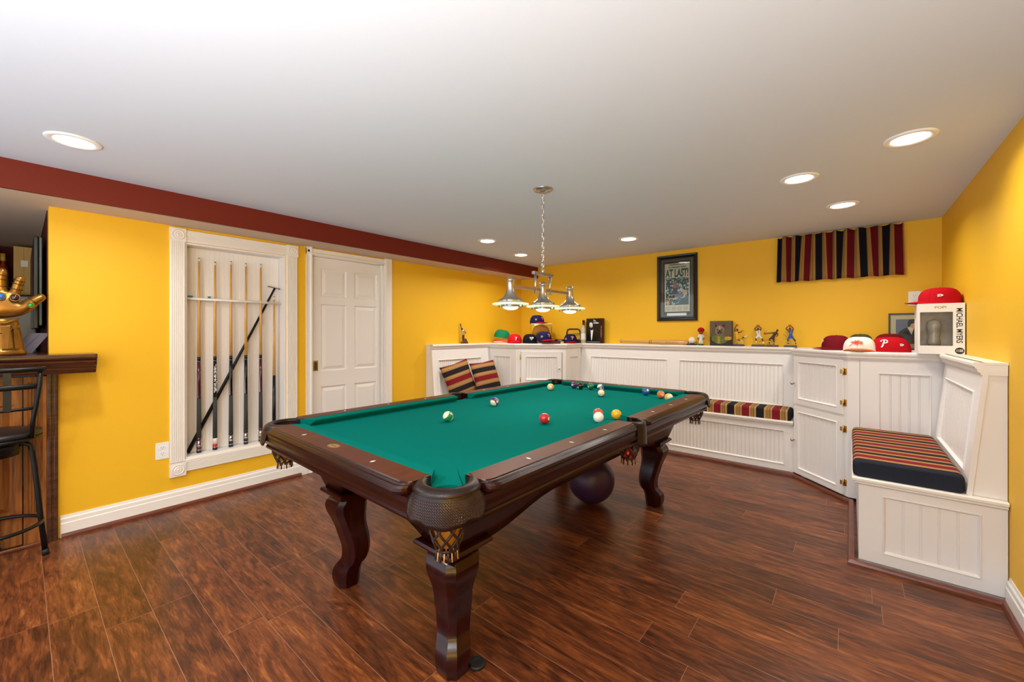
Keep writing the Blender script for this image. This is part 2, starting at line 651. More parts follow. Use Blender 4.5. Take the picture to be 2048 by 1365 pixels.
    def sweep(self, prof, path, m, closed=False, smooth=False, endcap=True):
        """prof: (outward offset, z); path: 2D points; outward = right-hand side of travel"""
        P = [Vector((p[0], p[1])) for p in path]
        n = len(P)
        offs = []
        for i in range(n):
            def nrm(a, b):
                d = (b - a).normalized()
                return Vector((d.y, -d.x))
            if closed or 0 < i < n - 1:
                n1 = nrm(P[i - 1], P[i])
                n2 = nrm(P[i], P[(i + 1) % n])
                mv = (n1 + n2).normalized()
                mv = mv / max(0.2, mv.dot(n1))
            elif i == 0:
                mv = nrm(P[0], P[1])
            else:
                mv = nrm(P[-2], P[-1])
            offs.append(mv)
        rings = [[(P[i].x + offs[i].x * o, P[i].y + offs[i].y * o, z) for o, z in prof] for i in range(n)]
        self.rings(rings, m, closed=True, cap=endcap and not closed, smooth=smooth, loop=closed)
        return self

    def text(self, s, size, m, mtx, depth=0.001, sx=1.0, sy=1.0, bold=0.0, align='CENTER', shear=0.0, fn=None):
        cu = bpy.data.curves.new('t', 'FONT')
        cu.body = s
        cu.size = size
        cu.extrude = depth / 2
        cu.offset = bold
        cu.shear = shear
        cu.align_x = align
        cu.align_y = 'CENTER'
        cu.resolution_u = 3
        ob = bpy.data.objects.new('t', cu)
        COL.objects.link(ob)
        dg = bpy.context.evaluated_depsgraph_get()
        me = bpy.data.meshes.new_from_object(ob.evaluated_get(dg))
        bpy.data.objects.remove(ob)
        bpy.data.curves.remove(cu)
        vs = []
        for v in me.vertices:
            p = Vector((v.co.x * sx, v.co.y * sy, v.co.z))
            if fn:
                p = fn(p)
            else:
                p = mtx @ p
            vs.append(self.v(p))
        for p in me.polygons:
            self.f([vs[i] for i in p.vertices], m)
        bpy.data.meshes.remove(me)
        return self

    def poly(self, pts, m, mtx=None, depth=0.0008):
        """flat 2D polygon on plane mtx (x,y), raised by depth"""
        mtx = mtx or Matrix.Identity(4)
        self.prism([mtx @ Vector((p[0], p[1], 0)) for p in pts], (mtx.to_3x3() @ Vector((0, 0, depth))), m)
        return self

    def ell(self, c, rx, ry, m, mtx=None, depth=0.0008, n=20, rot=0):
        pts = []
        for i in range(n):
            a = 2 * PI * i / n
            x, y = rx * math.cos(a), ry * math.sin(a)
            pts.append((c[0] + x * math.cos(rot) - y * math.sin(rot), c[1] + x * math.sin(rot) + y * math.cos(rot)))
        return self.poly(pts, m, mtx, depth)

    def build(self, name, parent=None, bevel=0, seg=2, subsurf=0, loc=None, uvfn=None, recalc=True, autosmooth=None):
        if recalc:
            bmesh.ops.recalc_face_normals(self.bm, faces=self.bm.faces)
        if uvfn:
            ul = self.bm.loops.layers.uv.new('UVMap')
            for fc in self.bm.faces:
                for lp in fc.loops:
                    lp[ul].uv = uvfn(lp.vert, fc)
        me = bpy.data.meshes.new(name)
        self.bm.to_mesh(me)
        self.bm.free()
        for s in self.slots:
            me.materials.append(MATS[s])
        o = bpy.data.objects.new(name, me)
        COL.objects.link(o)
        if parent:
            o.parent = parent
        if loc:
            o.location = loc
        if bevel:
            md = o.modifiers.new('bevel', 'BEVEL')
            md.width = bevel
            md.segments = seg
            md.limit_method = 'ANGLE'
            md.angle_limit = math.radians(50)
        if subsurf:
            md = o.modifiers.new('sub', 'SUBSURF')
            md.levels = subsurf
            md.render_levels = subsurf
        return o


def tag(o, label=None, cat=None, group=None, kind=None):
    if label:
        o['label'] = label
    if cat:
        o['category'] = cat
    if group:
        o['group'] = group
    if kind:
        o['kind'] = kind
    return o


def thing(name, label, cat, loc=(0, 0, 0), rz=0, group=None):
    o = bpy.data.objects.new(name, None)
    o.empty_display_size = 0.1
    o.location = loc
    o.rotation_euler = (0, 0, rz)
    COL.objects.link(o)
    return tag(o, label, cat, group)


def struct(o):
    o['kind'] = 'structure'
    return o


def frame(o, u, v):
    """matrix mapping (u,v,n) to space"""
    u = Vector(u).normalized()
    v = Vector(v).normalized()
    n = u.cross(v)
    m = Matrix((u, v, n)).transposed().to_4x4()
    m.translation = Vector(o)
    return m


def panel(mb, F, W, H, openings, t=0.018, rec=0.010, m='white_paint', style='bead', pitch=0.038, mould=0.014, back=True, gd=0.004):
    """frame-and-panel board: front face at n=0, back at n=-t"""
    T0 = mb.T
    mb.T = T0 @ F
    us = sorted({0, W} | {o[0] for o in openings} | {o[1] for o in openings})
    vs = sorted({0, H} | {o[2] for o in openings} | {o[3] for o in openings})
    for i in range(len(us) - 1):
        for j in range(len(vs) - 1):
            cu, cv = (us[i] + us[i + 1]) / 2, (vs[j] + vs[j + 1]) / 2
            if any(o[0] < cu < o[1] and o[2] < cv < o[3] for o in openings):
                continue
            q = [mb.v((us[i], vs[j], 0)), mb.v((us[i + 1], vs[j], 0)), mb.v((us[i + 1], vs[j + 1], 0)), mb.v((us[i], vs[j + 1], 0))]
            mb.f(q, m)
    # sides and back
    c = [(0, 0), (W, 0), (W, H), (0, H)]
    for i in range(4):
        a, b = c[i], c[(i + 1) % 4]
        mb.f([mb.v((a[0], a[1], 0)), mb.v((a[0], a[1], -t)), mb.v((b[0], b[1], -t)), mb.v((b[0], b[1], 0))], m)
    mb.f([mb.v((p[0], p[1], -t)) for p in c[::-1]], m)
    for (a0, a1, b0, b1) in openings:
        def ring(o, n):
            return [(a0 + o, b0 + o, n), (a1 - o, b0 + o, n), (a1 - o, b1 - o, n), (a0 + o, b1 - o, n)]
        if style == 'bead':
            # raised bead, then a step down to the beadboard
            w_ = mould
            prof = [(0, 0), (0.001, 0.004), (w_ * .35, 0.0055), (w_ * .6, 0.003), (w_ * .62, -0.003), (w_, -rec * .8), (w_, -rec)]
            mb.rings([ring(o, n) for o, n in prof], m, cap=False, smooth=False)
            # beadboard
            x0, x1, y0, y1 = a0 + w_, a1 - w_, b0 + w_, b1 - w_
            k = max(1, round((x1 - x0) / pitch))
            p = (x1 - x0) / k
            xs = [(x0, -rec)]
            for i in range(k):
                s = x0 + i * p
                g = 0.0026
                if i > 0:
                    xs += [(s - g, -rec), (s - g * .4, -rec - gd), (s + g * .4, -rec - gd), (s + g, -rec)]
                    xs += [(s + g + 0.0035, -rec - 0.0002), (s + g + 0.0045, -rec - gd * .9), (s + g + .0055, -rec)]
            xs.append((x1, -rec))
            lo = [mb.v((x, y0, n)) for x, n in xs]
            hi = [mb.v((x, y1, n)) for x, n in xs]
            for i in range(len(xs) - 1):
                mb.f([lo[i], lo[i + 1], hi[i + 1], hi[i]], m)
        else:  # raised and fielded
            prof = [(0, 0), (0.010, -rec), (0.018, -rec), (0.040, -rec * .25), (0.043, -rec * .1)]
            mb.rings([ring(o, n) for o, n in prof], m, cap=False, smooth=False)
            mb.f([mb.v(p) for p in ring(0.043, -rec * .1)], m)
    mb.T = T0
    return mb


def skin_figure(name, joints, bones, mats, parent=None, sub=1, root=0, loc=None):
    """one continuous body: joints {key:(co, r)}, bones [(a,b,mat)]"""
    keys = list(joints)
    me = bpy.data.meshes.new(name + '_skeleton')
    me.from_pydata([joints[k][0] for k in keys], [(keys.index(a), keys.index(b)) for a, b, _ in bones], [])
    o = bpy.data.objects.new(name + '_skeleton', me)
    COL.objects.link(o)
    md = o.modifiers.new('s', 'SKIN')
    md.use_smooth_shade = True
    for i, k in enumerate(keys):
        r = joints[k][1]
        me.skin_vertices[0].data[i].radius = (r, r) if not isinstance(r, tuple) else r
        me.skin_vertices[0].data[i].use_root = (i == root)
    ms = o.modifiers.new('u', 'SUBSURF')
    ms.levels = sub
    ms.render_levels = sub
    dg = bpy.context.evaluated_depsgraph_get()
    dg.update()
    res = bpy.data.meshes.new_from_object(o.evaluated_get(dg))
    bpy.data.objects.remove(o)
    res.name = name
    names = []
    for _, _, mm in bones:
        if mm not in names:
            names.append(mm)
    res.materials.clear()
    for n_ in names:
        res.materials.append(MATS[n_])
    segs = [(Vector(joints[a][0]), Vector(joints[b][0]), names.index(mm)) for a, b, mm in bones]
    for p in res.polygons:
        c = p.center
        best, bi = 1e9, 0
        for a, b, k in segs:
            ab = b - a
            t = max(0, min(1, (c - a).dot(ab) / max(1e-9, ab.length_squared)))
            d = (c - (a + ab * t)).length
            if d < best:
                best, bi = d, k
        p.material_index = bi
        p.use_smooth = True
    ob = bpy.data.objects.new(name, res)
    COL.objects.link(ob)
    if parent:
        ob.parent = parent
    if loc:
        ob.location = loc
    return ob


def facing(x, y, phi):
    """yaw so that local +y looks at the room's camera side, turned phi degrees to the picture's right"""
    d = math.atan2(-y, -x)
    return d - PI / 2 + math.radians(phi)


# ================================================================== THE ROOM
XL, YB, XR = -3.78, 4.78, 0.575
o = struct(MB().box((-6.2, -1.2, -0.05), (XR + 0.12, YB + 0.12, 0.0), 'laminate_floor').build('floor'))
o = struct(MB().box((-3.49, -1.2, CEIL), (XR + 0.12, YB + 0.12, CEIL + 0.06), 'white_ceiling').build('ceiling'))
# the dropped beam: red face, pale underside
b = MB()
b.box((-6.2, -1.2, SOFF), (-3.492, YB, SOFF + 0.02), 'soffit_paint')
struct(b.build('trim_1'))
b = MB()
b.box((-3.492, -1.2, SOFF), (-3.47, YB, CEIL + 0.0), 'red_paint')
struct(b.build('trim_2'))
# left wall with the rack niche and the pocket door opening
RK = (0.778, 1.476, 0.339, 1.94)       # rack opening y0,y1,z0,z1
DR = (1.70, 2.45, 0.0, 1.985)           # door opening
b = MB()
x0, x1 = XL - 0.14, XL
b.box((x0, 0.114, 0), (x1, RK[0], SOFF), 'yellow_wall')
b.box((x0, RK[0], 0), (x1, RK[1], RK[2]), 'yellow_wall')
b.box((x0, RK[0], RK[3]), (x1, RK[1], SOFF), 'yellow_wall')
b.box((x0, RK[1], 0), (x1, DR[0], SOFF), 'yellow_wall')
b.box((x0, DR[0], DR[3]), (x1, DR[1], SOFF), 'yellow_wall')
b.box((x0, DR[1], 0), (x1, YB + 0.12, SOFF), 'yellow_wall')
# dark return behind the wall end, towards the bar
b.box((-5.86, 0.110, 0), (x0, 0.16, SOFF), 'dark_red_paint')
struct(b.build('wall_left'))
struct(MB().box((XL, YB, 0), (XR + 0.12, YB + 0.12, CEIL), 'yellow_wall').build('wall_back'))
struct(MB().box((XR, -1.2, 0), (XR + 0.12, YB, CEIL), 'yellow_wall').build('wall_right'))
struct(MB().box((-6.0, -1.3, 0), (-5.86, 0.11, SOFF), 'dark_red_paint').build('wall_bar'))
struct(MB().box((-5.86, -1.3, 0), (-3.95, -1.2, SOFF), 'dark_red_paint').build('added_shade_wall'))  # unseen wall added to keep light from behind the camera off the bar

BASE = [(0, 0), (0.016, 0), (0.016, 0.085), (0.012, 0.09), (0.012, 0.112), (0.006, 0.120), (0.004, 0.134), (0, 0.134)]
SHOE = [(0, 0.0), (0.032, 0.0), (0.031, 0.012), (0.026, 0.021), (0.018, 0.025), (0, 0.025)]
struct(MB().sweep(BASE, [(XL, 0.162), (XL, 1.652)], 'trim_white').build('baseboard_left'))
struct(MB().sweep(BASE, [(XR, 2.94), (XR, -1.2)], 'trim_white').build('baseboard_right'))
struct(MB().sweep(SHOE, [(XL, 0.165), (XL, 1.60)], 'shoe_wood').build('trim_3'))
struct(MB().sweep(SHOE, [(-2.665, 4.65), (-2.665, 4.38), (-0.385, 4.38), (-0.016, 3.985), (0.02, 3.975), (0.02, 2.94), (XR - 0.002, 2.94), (XR - 0.002, -1.2)][1:],
                     'shoe_wood').build('trim_4'))

# door casing
b = MB()
CW = 0.052
cas = [(0, 0), (0.018, 0), (0.020, 0.012), (0.012, 0.022), (0.012, 0.04), (0.016, CW), (0, CW)]


def casing(b, y, z0, z1, flip):
    # vertical stile
    pts = [(XL + o_, y + (s if not flip else -s), z0) for o_, s in cas]
    b.prism(pts, (0, 0, z1 - z0), 'trim_white')


casing(b, DR[0], 0, SOFF, True)
b.box((XL, DR[1], 0), (XL + 0.018, DR[1] + 0.085, SOFF), 'trim_white')
b.box((XL, DR[1] + 0.01, 0), (XL + 0.024, DR[1] + 0.03, SOFF - .02), 'trim_white')
b.prism([(XL + o_, DR[0] - CW, DR[3] + s) for o_, s in cas], (0, DR[1] - DR[0] + CW + .085, 0), 'trim_white')
b.box((XL - 0.14, DR[0], 0), (XL - 0.001, DR[0] + 0.006, DR[3]), 'trim_white')
b.box((XL - 0.14, DR[1] - 0.018, 0), (XL - 0.001, DR[1], DR[3]), 'trim_white')
b.box((XL - 0.14, DR[0], DR[3] - 0.006), (XL - 0.001, DR[1], DR[3]), 'trim_white')
struct(b.build('trim_5'))
# pocket door
b = MB()
y0 = DR[0] + 0.008
Wd = DR[1] - 0.02 - y0
F = frame((XL - 0.035, y0, 0.01), (0, 1, 0), (0, 0, 1))
ops = []
for (u0, u1) in ((1.80 - y0, 2.052 - y0), (2.135 - y0, 2.385 - y0)):
    for (v0, v1) in ((1.60, 1.865), (0.90, 1.53), (0.17, 0.755)):
        ops.append((u0, u1, v0, v1))
panel(b, F, Wd, 1.965, ops, t=0.035, rec=0.010, m='white_paint', style='raised')
door = struct(b.build('door_1'))
b = MB()
b.box((XL - 0.0345, 1.728, 0.918), (XL - 0.030, 1.770, 1.012), 'brass')
b.box((XL - 0.031, 1.738, 0.932), (XL - 0.0285, 1.760, 0.998), 'dark_brass')
tag(b.build('door_handle', door), 'brass flush pull')

# ================================================================== OUTLETS AND SWITCH
def outlet(name, loc, nx, ny, label, cat, switch=False, h=0.118, w_=0.074):
    t = thing(name, label, cat, loc, 0)
    uu = Vector((0, 1, 0)) if nx else Vector((1, 0, 0))
    F = frame((0, 0, 0), uu, (0, 0, 1))
    b = MB()
    b.T = F
    b.box((-w_ / 2, -h / 2, 0), (w_ / 2, h / 2, 0.005), 'outlet_white')
    b.build('cover_plate', t, bevel=0.0015)
    if switch:
        b = MB()
        b.T = F
        b.box((-0.006, -0.012, 0.005), (0.006, 0.012, 0.012), 'outlet_white')
        b.build('toggle', t)
    else:
        for s in (-1, 1):
            b = MB()
            b.T = F
            b.lathe([(0.0165, 0.005), (0.0165, 0.0065)], 'outlet_white', (0, s * 0.0195, 0), seg=18, smooth=False)
            for k in (-1, 1):
                b.box((k * 0.0065 - 0.001, s * 0.0195 + 0.001, 0.0065), (k * 0.0065 + 0.001, s * 0.0195 + 0.009, 0.0068), 'slot_dark')
            b.ell((0, s * 0.0195 - 0.007), 0.0022, 0.0022, 'slot_dark', Matrix.Translation((0, 0, 0.0065)), 0.0003)
            b.build('socket', t)
    return t


outlet('wall_outlet', (XL, 0.650, 0.430), 1, 0, 'white double wall outlet low on the yellow wall left of the cue rack', 'outlet')
outlet('wall_outlet', (0.415, YB, 1.560), 0, 1, 'white double wall outlet high in the corner beside the red cap', 'outlet')
outlet('light_switch', (-3.345, YB, 1.62), 0, 1, 'small white switch plate on the yellow wall behind the hanging lamp', 'switch', switch=True)

# ================================================================== CUE RACK
rack = thing('cue_rack', 'white recessed cue rack with fluted frame and rosette corners', 'cue rack', (XL, 1.13, 0.23))
def wl(b):
    b.T = Matrix.Translation((-XL, -1.13, -0.23))
    return b
b = wl(MB())
b.box((XL - 0.135, RK[0], RK[2]), (XL - 0.001, RK[0] + 0.012, RK[3]), 'white_paint')
b.box((XL - 0.135, RK[1] - 0.012, RK[2]), (XL - 0.001, RK[1], RK[3]), 'white_paint')
b.box((XL - 0.135, RK[0] + 0.012, RK[2]), (XL - 0.001, RK[1] - 0.012, RK[2] + 0.012), 'white_paint')
b.box((XL - 0.135, RK[0] + 0.012, RK[3] - 0.012), (XL - 0.001, RK[1] - 0.012, RK[3]), 'white_paint')
b.build('niche_lining', rack)
b = wl(MB())
panel(b, frame((XL - 0.115, RK[0] + 0.012, RK[2] + 0.012), (0, 1, 0), (0, 0, 1)), RK[1] - RK[0] - .024, RK[3] - RK[2] - .024,
      [(0.0, RK[1] - RK[0] - .024, 0.0, RK[3] - RK[2] - .024)], t=0.018, rec=0.004, pitch=0.0325, mould=0.006, gd=0.0012)
b.build('beadboard_back', rack)


def fluted(b, F, L_, W_=0.088, n=6, t=0.018):
    T0 = b.T
    b.T = T0 @ F
    e = 0.011
    xs = [(0, 0), (0, t * .8), (0.004, t), (e, t)]
    p = (W_ - 2 * e) / n
    for i in range(n):
        s = e + i * p
        xs += [(s + p * .18, t), (s + p * .32, t - 0.005), (s + p * .68, t - 0.005), (s + p * .82, t)]
    xs += [(W_ - 0.004, t), (W_, t * .8), (W_, 0)]
    b.prism([(x, 0, z) for x, z in xs], (0, L_, 0), 'trim_white')
    b.T = T0


def frm(o_, u, v):
    return frame(o_, u, v)


yl0, yl1 = 0.690, 1.496
zb, zt_ = 0.240, 1.940
for (yy, nm) in ((yl0, 'side_casing'), (RK[1] + 0.005, 'side_casing')):
    b = wl(MB())
    fluted(b, frm((XL, yy, zb + 0.09), (0, 1, 0), (0, 0, 1)), 2.03 - 0.09 - zb - 0.09)
    b.build('side_casing', rack)
b = wl(MB())
fluted(b, frame((XL, RK[0], 2.03), (0, 0, -1), (0, 1, 0)), RK[1] + .005 - RK[0])
b.build('head_casing', rack)
b = wl(MB())
fluted(b, frame((XL, RK[0], 0.338), (0, 0, -1), (0, 1, 0)), RK[1] + .005 - RK[0])
b.build('sill_casing', rack)
for yy in (0.688, RK[1] + 0.004):
    for zz in (0.228, 1.937):
        b = wl(MB())
        b.box((XL, yy, zz), (XL + 0.024, yy + 0.094, zz + 0.098), 'trim_white')
        b.lathe([(0.038, 0.024), (0.038, 0.028), (0.034, 0.030), (0.030, 0.025), (0.024, 0.025), (0.021, 0.029), (0.016, 0.029), (0.011, 0.026), (0.006, 0.031), (0.0005, 0.032)],
                'trim_white', (XL, yy + 0.047, zz + 0.049), seg=24, axis='x')
        b.build('rosette_block', rack)
b = wl(MB())
b.tube([(XL - 0.066, RK[0] + 0.012, 1.531), (XL - 0.066, RK[1] - 0.012, 1.527)], 0.011, 'white_paint', seg=10, flat=0.9)
b.box((XL - 0.114, RK[0] + 0.012, 1.521), (XL - 0.066, RK[1] - 0.012, 1.538), 'white_paint')
b.build('cue_holder_rail', rack)

# cues  (z profile: fractions measured up the stick)
def cue(name, y, ztop, label, kind, dy=0.0, zb_=0.352):
    t = thing(name, label, 'pool cue', (XL - 0.07, y, zb_), 0, 'cues standing in the rack')
    H = ztop - zb_
    zj = {'a': 0.735, 'b': 0.705, 'c': 0.74}.get(kind[0], 0.73)
    def r(z):
        return 0.0165 - (0.0165 - 0.0065) * (z / H)
    def seg(b, z0, z1, m, n=2):
        b.lathe([(r(z0), z0), (r(z1), z1)], m, seg=12)
    if kind == 'plain':
        b = MB(); seg(b, 0, 0.55, 'black_paint'); b.build('butt', t)
        b = MB(); seg(b, 0.55, H - .03, 'maple'); b.build('shaft', t)
        b = MB()
        seg(b, H - .03, H - .006, 'clear_white'); seg(b, H - .006, H, 'chalk_teal'); b.build('ferrule', t)
        return t
    fore, sleeve = {'maroon': ('maroon_wood', 'maroon_wood'), 'black': ('black_paint', 'black_paint'), 'script': ('black_paint', 'red_gloss')}[kind]
    b = MB()
    seg(b, 0, 0.02, 'black_paint'); seg(b, 0.02, 0.024, 'chrome')
    seg(b, 0.024, 0.048, sleeve if kind != 'script' else 'red_gloss')
    seg(b, 0.048, 0.092, 'clear_white' if kind == 'script' else 'chrome')
    if kind != 'script':
        for k in range(4):
            a = k * PI / 2 + .4
            b.box((0.0155 * math.cos(a) - .002, 0.0155 * math.sin(a) - .002, 0.052), (0.0155 * math.cos(a) + .002, 0.0155 * math.sin(a) + .002, 0.088), fore)
    seg(b, 0.092, 0.112, sleeve if kind != 'script' else 'black_paint')
    b.build('butt_sleeve', t)
    b = MB(); seg(b, 0.112, 0.415, 'cue_wrap'); b.build('wrap', t)
    b = MB()
    seg(b, 0.415, 0.70, fore); seg(b, 0.700, 0.703, 'chrome'); seg(b, 0.703, 0.735, 'black_paint')
    if kind != 'script':
        for k in range(4):   # silver points inlaid in the forearm
            a = k * PI / 2 + .8
            ca, sa = math.cos(a), math.sin(a)
            pts = []
            for (s, z) in ((-.0035, .42), (.0035, .42), (0, .60)):
                rr = r(z) + 0.0004
                pts.append((ca * rr - sa * s, sa * rr + ca * s, z))
            b.prism(pts, (ca * .0006, sa * .0006, 0), 'silver_paint')
    else:
        # brand lettering running up the forearm
        def wrapfn(p):
            z = 0.555 + p.x
            a = p.y / 0.0148
            rr = r(z) + 0.0006 + p.z
            return Vector((rr * math.cos(a), rr * math.sin(a), z))
        b.text('Budweiser', 0.052, 'logo_white', None, depth=0.0004, sx=1.0, sy=.62, shear=0.35, fn=wrapfn, bold=0.0008)
    b.build('forearm', t)
    b = MB(); seg(b, 0.735, H - .028, 'maple'); b.build('shaft', t)
    b = MB(); seg(b, H - .028, H - .006, 'clear_white'); seg(b, H - .006, H, 'ink_black' if kind == 'script' else 'chalk_teal'); b.build('ferrule', t)
    return t


cue('pool_cue', 0.879, 1.848, 'leftmost upright cue with maroon forearm, silver points and wrap', 'maroon')
cue('pool_cue', 0.982, 1.831, 'black cue lettered in white script with a red and white butt', 'script')
cue('pool_cue', 1.089, 1.849, 'black butt cue third from left, right of the lettered cue', 'black')
cue('pool_cue', 1.195, 1.847, 'black butt cue fourth from left, between the black and the maroon cue', 'black')
cue('pool_cue', 1.305, 1.853, 'maroon butt cue fifth from left in the rack', 'maroon')
cue('pool_cue', 1.410, 1.588, 'short one-piece cue fading to black at far right of rack', 'plain')
# bridge stick, leaning diagonally
t = thing('bridge_stick', 'black bridge stick leaning diagonally behind the upright cues', 'bridge stick', (XL - 0.093, 0.815, 0.353))
b = MB()
A = Vector((0, 0, 0.008)); B = Vector((0.004, 0.607, 1.306))
b.tube([A, A.lerp(B, .5), B], [0.014, 0.011, 0.008], 'black_metal', seg=10)
b.build('pole', t)
b = MB()
c_ = B
d_ = Vector((0, 0.98, -0.17)).normalized()
for s in (-1, 1):
    q = [c_ + d_ * (s * k * 0.010) + Vector((0.008, 0, [0, .009, .001, .010, .002, .010, 0][k])) for k in range(7)]
    b.tube(q, 0.002, 'black_metal', seg=6)
b.tube([c_ - d_ * .06 + Vector((0.008, 0, 0)), c_ + d_ * .06 + Vector((0.008, 0, 0))], 0.0022, 'black_metal', seg=6)
b.build('bridge_head', t)
for (y, z, lab) in ((0.829, 0, 'worn teal chalk cube on the cue rail at far left'), (0.948, 1, 'worn hourglass shaped chalk cube between the first two cues')):
    b = MB()
    if z == 0:
        b.box((-0.011, -0.013, 0), (0.011, 0.013, 0.017), 'chalk_teal')
    else:
        b.lathe([(0.014, 0), (0.013, 0.004), (0.005, 0.009), (0.013, 0.016), (0.014, 0.018)], 'chalk_teal', seg=4, smooth=False)
    tag(b.build('cue_chalk', loc=(XL - 0.085, y, 1.538), bevel=0.001), lab, 'chalk')

# ================================================================== BUILT-IN BENCHES AND CABINETS
HB = 1.085   # underside of ledge moulding
# ---- one continuous ledge capping everything
b = MB()
front = [(-3.675, 3.0), (-3.675, 3.955), (-3.222, 3.955), (-2.69, 4.29), (-2.69, 4.67), (-0.385, 4.67), (-0.385, 4.385), (-0.012, 3.985), (0.48, 3.985), (0.487, 2.962)]
prof = [(-0.012, HB - 0.012), (0.0, HB - 0.012), (0.002, HB - 0.004), (0.010, HB), (0.013, HB + 0.012), (0.020, HB + 0.020), (0.020, HB + 0.025), (0.026, HB + 0.028), (0.026, ZC - 0.006), (0.022, ZC), (-0.012, ZC)]
b.sweep(prof, front, 'trim_white')
W_ = XL + 0.001
N_ = YB - 0.001
E_ = XR - 0.001
for pc in ([(-3.675, 3.0), (-3.675, 3.955), (W_, 3.955), (W_, 3.0)],
           [(-3.675, 3.955), (-3.222, 3.955), (-2.69, 4.29), (-2.69, N_), (W_, N_), (W_, 3.955)],
           [(-2.69, 4.67), (-0.385, 4.67), (-0.385, N_), (-2.69, N_)],
           [(-0.385, 4.385), (-0.012, 3.985), (E_, 3.985), (E_, N_), (-0.385, N_)],
           [(0.48, 3.985), (0.487, 2.962), (E_, 2.962), (E_, 3.985)]):
    b.prism([(p[0], p[1], ZC - 0.012) for p in pc], (0, 0, 0.012), 'trim_white')
tag(b.build('wall_ledge'), 'white moulded ledge capping the benches and corner cabinets', 'ledge')

# ---- left bench
lb = thing('storage_bench', 'white beadboard bench on the left wall behind the throw pillows', 'bench', (XL, 3.48, 0))
def rel(b, x, y, z=0):
    b.T = Matrix.Translation((-x, -y, -z))
    return b
b = rel(MB(), XL, 3.48)
panel(b, frame((-3.40, 3.0, 0.025), (0, 1, 0), (0, 0, 1)), 0.95, 0.415, [(0.09, 0.86, 0.06, 0.36)])
b.box((XL + 0.002, 3.0, 0.0), (-3.419, 3.02, 0.44), 'white_paint')
b.box((XL + .002, 3.02, 0.0), (-3.419, 3.95, 0.024), 'white_paint')
b.build('base', lb)
b = rel(MB(), XL, 3.48)
b.box((XL + 0.002, 2.98, 0.441), (-3.37, 3.95, 0.48), 'trim_white')
b.build('seat_board', lb, bevel=0.008)
b = rel(MB(), XL, 3.48)
panel(b, frame((-3.625, 3.0, 0.481), (0, 1, 0), (-0.05, 0, 0.59)), 0.966, 0.60, [(0.085, 0.80, 0.06, 0.475)], pitch=0.03)
b.prism([(XL + .002, 3.0, .481), (-3.646, 3.0, .481), (-3.70, 3.0, 1.118), (XL + .002, 3.0, 1.118)], (0, 0.02, 0), 'white_paint')
b.build('backrest', lb)

# ---- left corner cabinet
lc = thing('corner_cabinet', 'white corner cabinet with one small door, left of the back bench', 'cabinet', (-3.2, 4.3, 0))
b = rel(MB(), -3.2, 4.3)
panel(b, frame((XL + 0.01, 3.968, 0.026), (1, 0, 0), (0, 0, 1)), -3.222 - XL - 0.01, HB - .039, [(0.17, 0.46, 0.53, 0.945)], pitch=0.03)
dvec = Vector((-2.69 + 3.222, 4.29 - 3.955, 0)); dl = dvec.length
F = frame((-3.222, 3.968, 0.026), dvec, (0, 0, 1))
b.T = b.T @ F
b.box((0, 0, -0.018), (0.06, HB - .039, 0), 'white_paint')
b.box((dl - 0.055, 0, -0.018), (dl - 0.01, HB - .039, 0), 'white_paint')
b.box((0.06, HB - .039 - 0.045, -0.018), (dl - 0.055, HB - .039, 0), 'white_paint')
b.box((0.06, 0, -0.018), (dl - 0.055, 0.05, 0), 'white_paint')
b.box((0.06, 0.56, -0.018), (dl - 0.055, 0.60, 0), 'white_paint')
rel(b, -3.2, 4.3)
panel(b, frame((-2.70, 4.30, 0.026), (0, 1, 0), (0, 0, 1)), 0.37, HB - .039, [(0.09, 0.30, 0.53, 0.945)], pitch=0.03)
b.box((XL + .002, 3.99, 0), (-3.24, 4.775, 0.025), 'white_paint')
b.build('body', lc)
FD = frame(Vector((-3.222 + 3.2, 3.968 - 4.3, 0.026)), dvec, (0, 0, 1))
b = MB(); b.T = FD
panel(b, frame((0.065, 0.60, 0.019), (1, 0, 0), (0, 1, 0)), dl - 0.125, 0.405, [(0.055, dl - 0.125 - 0.055, 0.055, 0.35)], t=0.018, pitch=0.03)
dr = b.build('door', lc, bevel=0.002)
b = MB(); b.T = FD
panel(b, frame((0.065, 0.045, 0.019), (1, 0, 0), (0, 1, 0)), dl - 0.125, 0.52, [(0.055, dl - 0.125 - 0.055, 0.055, 0.465)], t=0.018, pitch=0.03)
b.build('door', lc, bevel=0.002)
b = MB(); b.T = FD
b.lathe([(0.005, 0.019), (0.005, 0.030), (0.012, 0.036), (0.013, 0.042), (0.008, 0.047), (0.001, 0.048)], 'chrome', (dl - 0.09, 0.80, 0), seg=14)
b.build('knob', dr)
for z in (0.655, 0.935):
    b = MB(); b.T = FD
    b.box((0.045, z - 0.025, 0.0005), (0.062, z + 0.025, 0.004), 'brass')
    b.tube([(0.0605, z - 0.028, 0.020), (0.0605, z + 0.028, 0.020)], 0.003, 'brass', seg=6)
    b.build('hinge', dr)

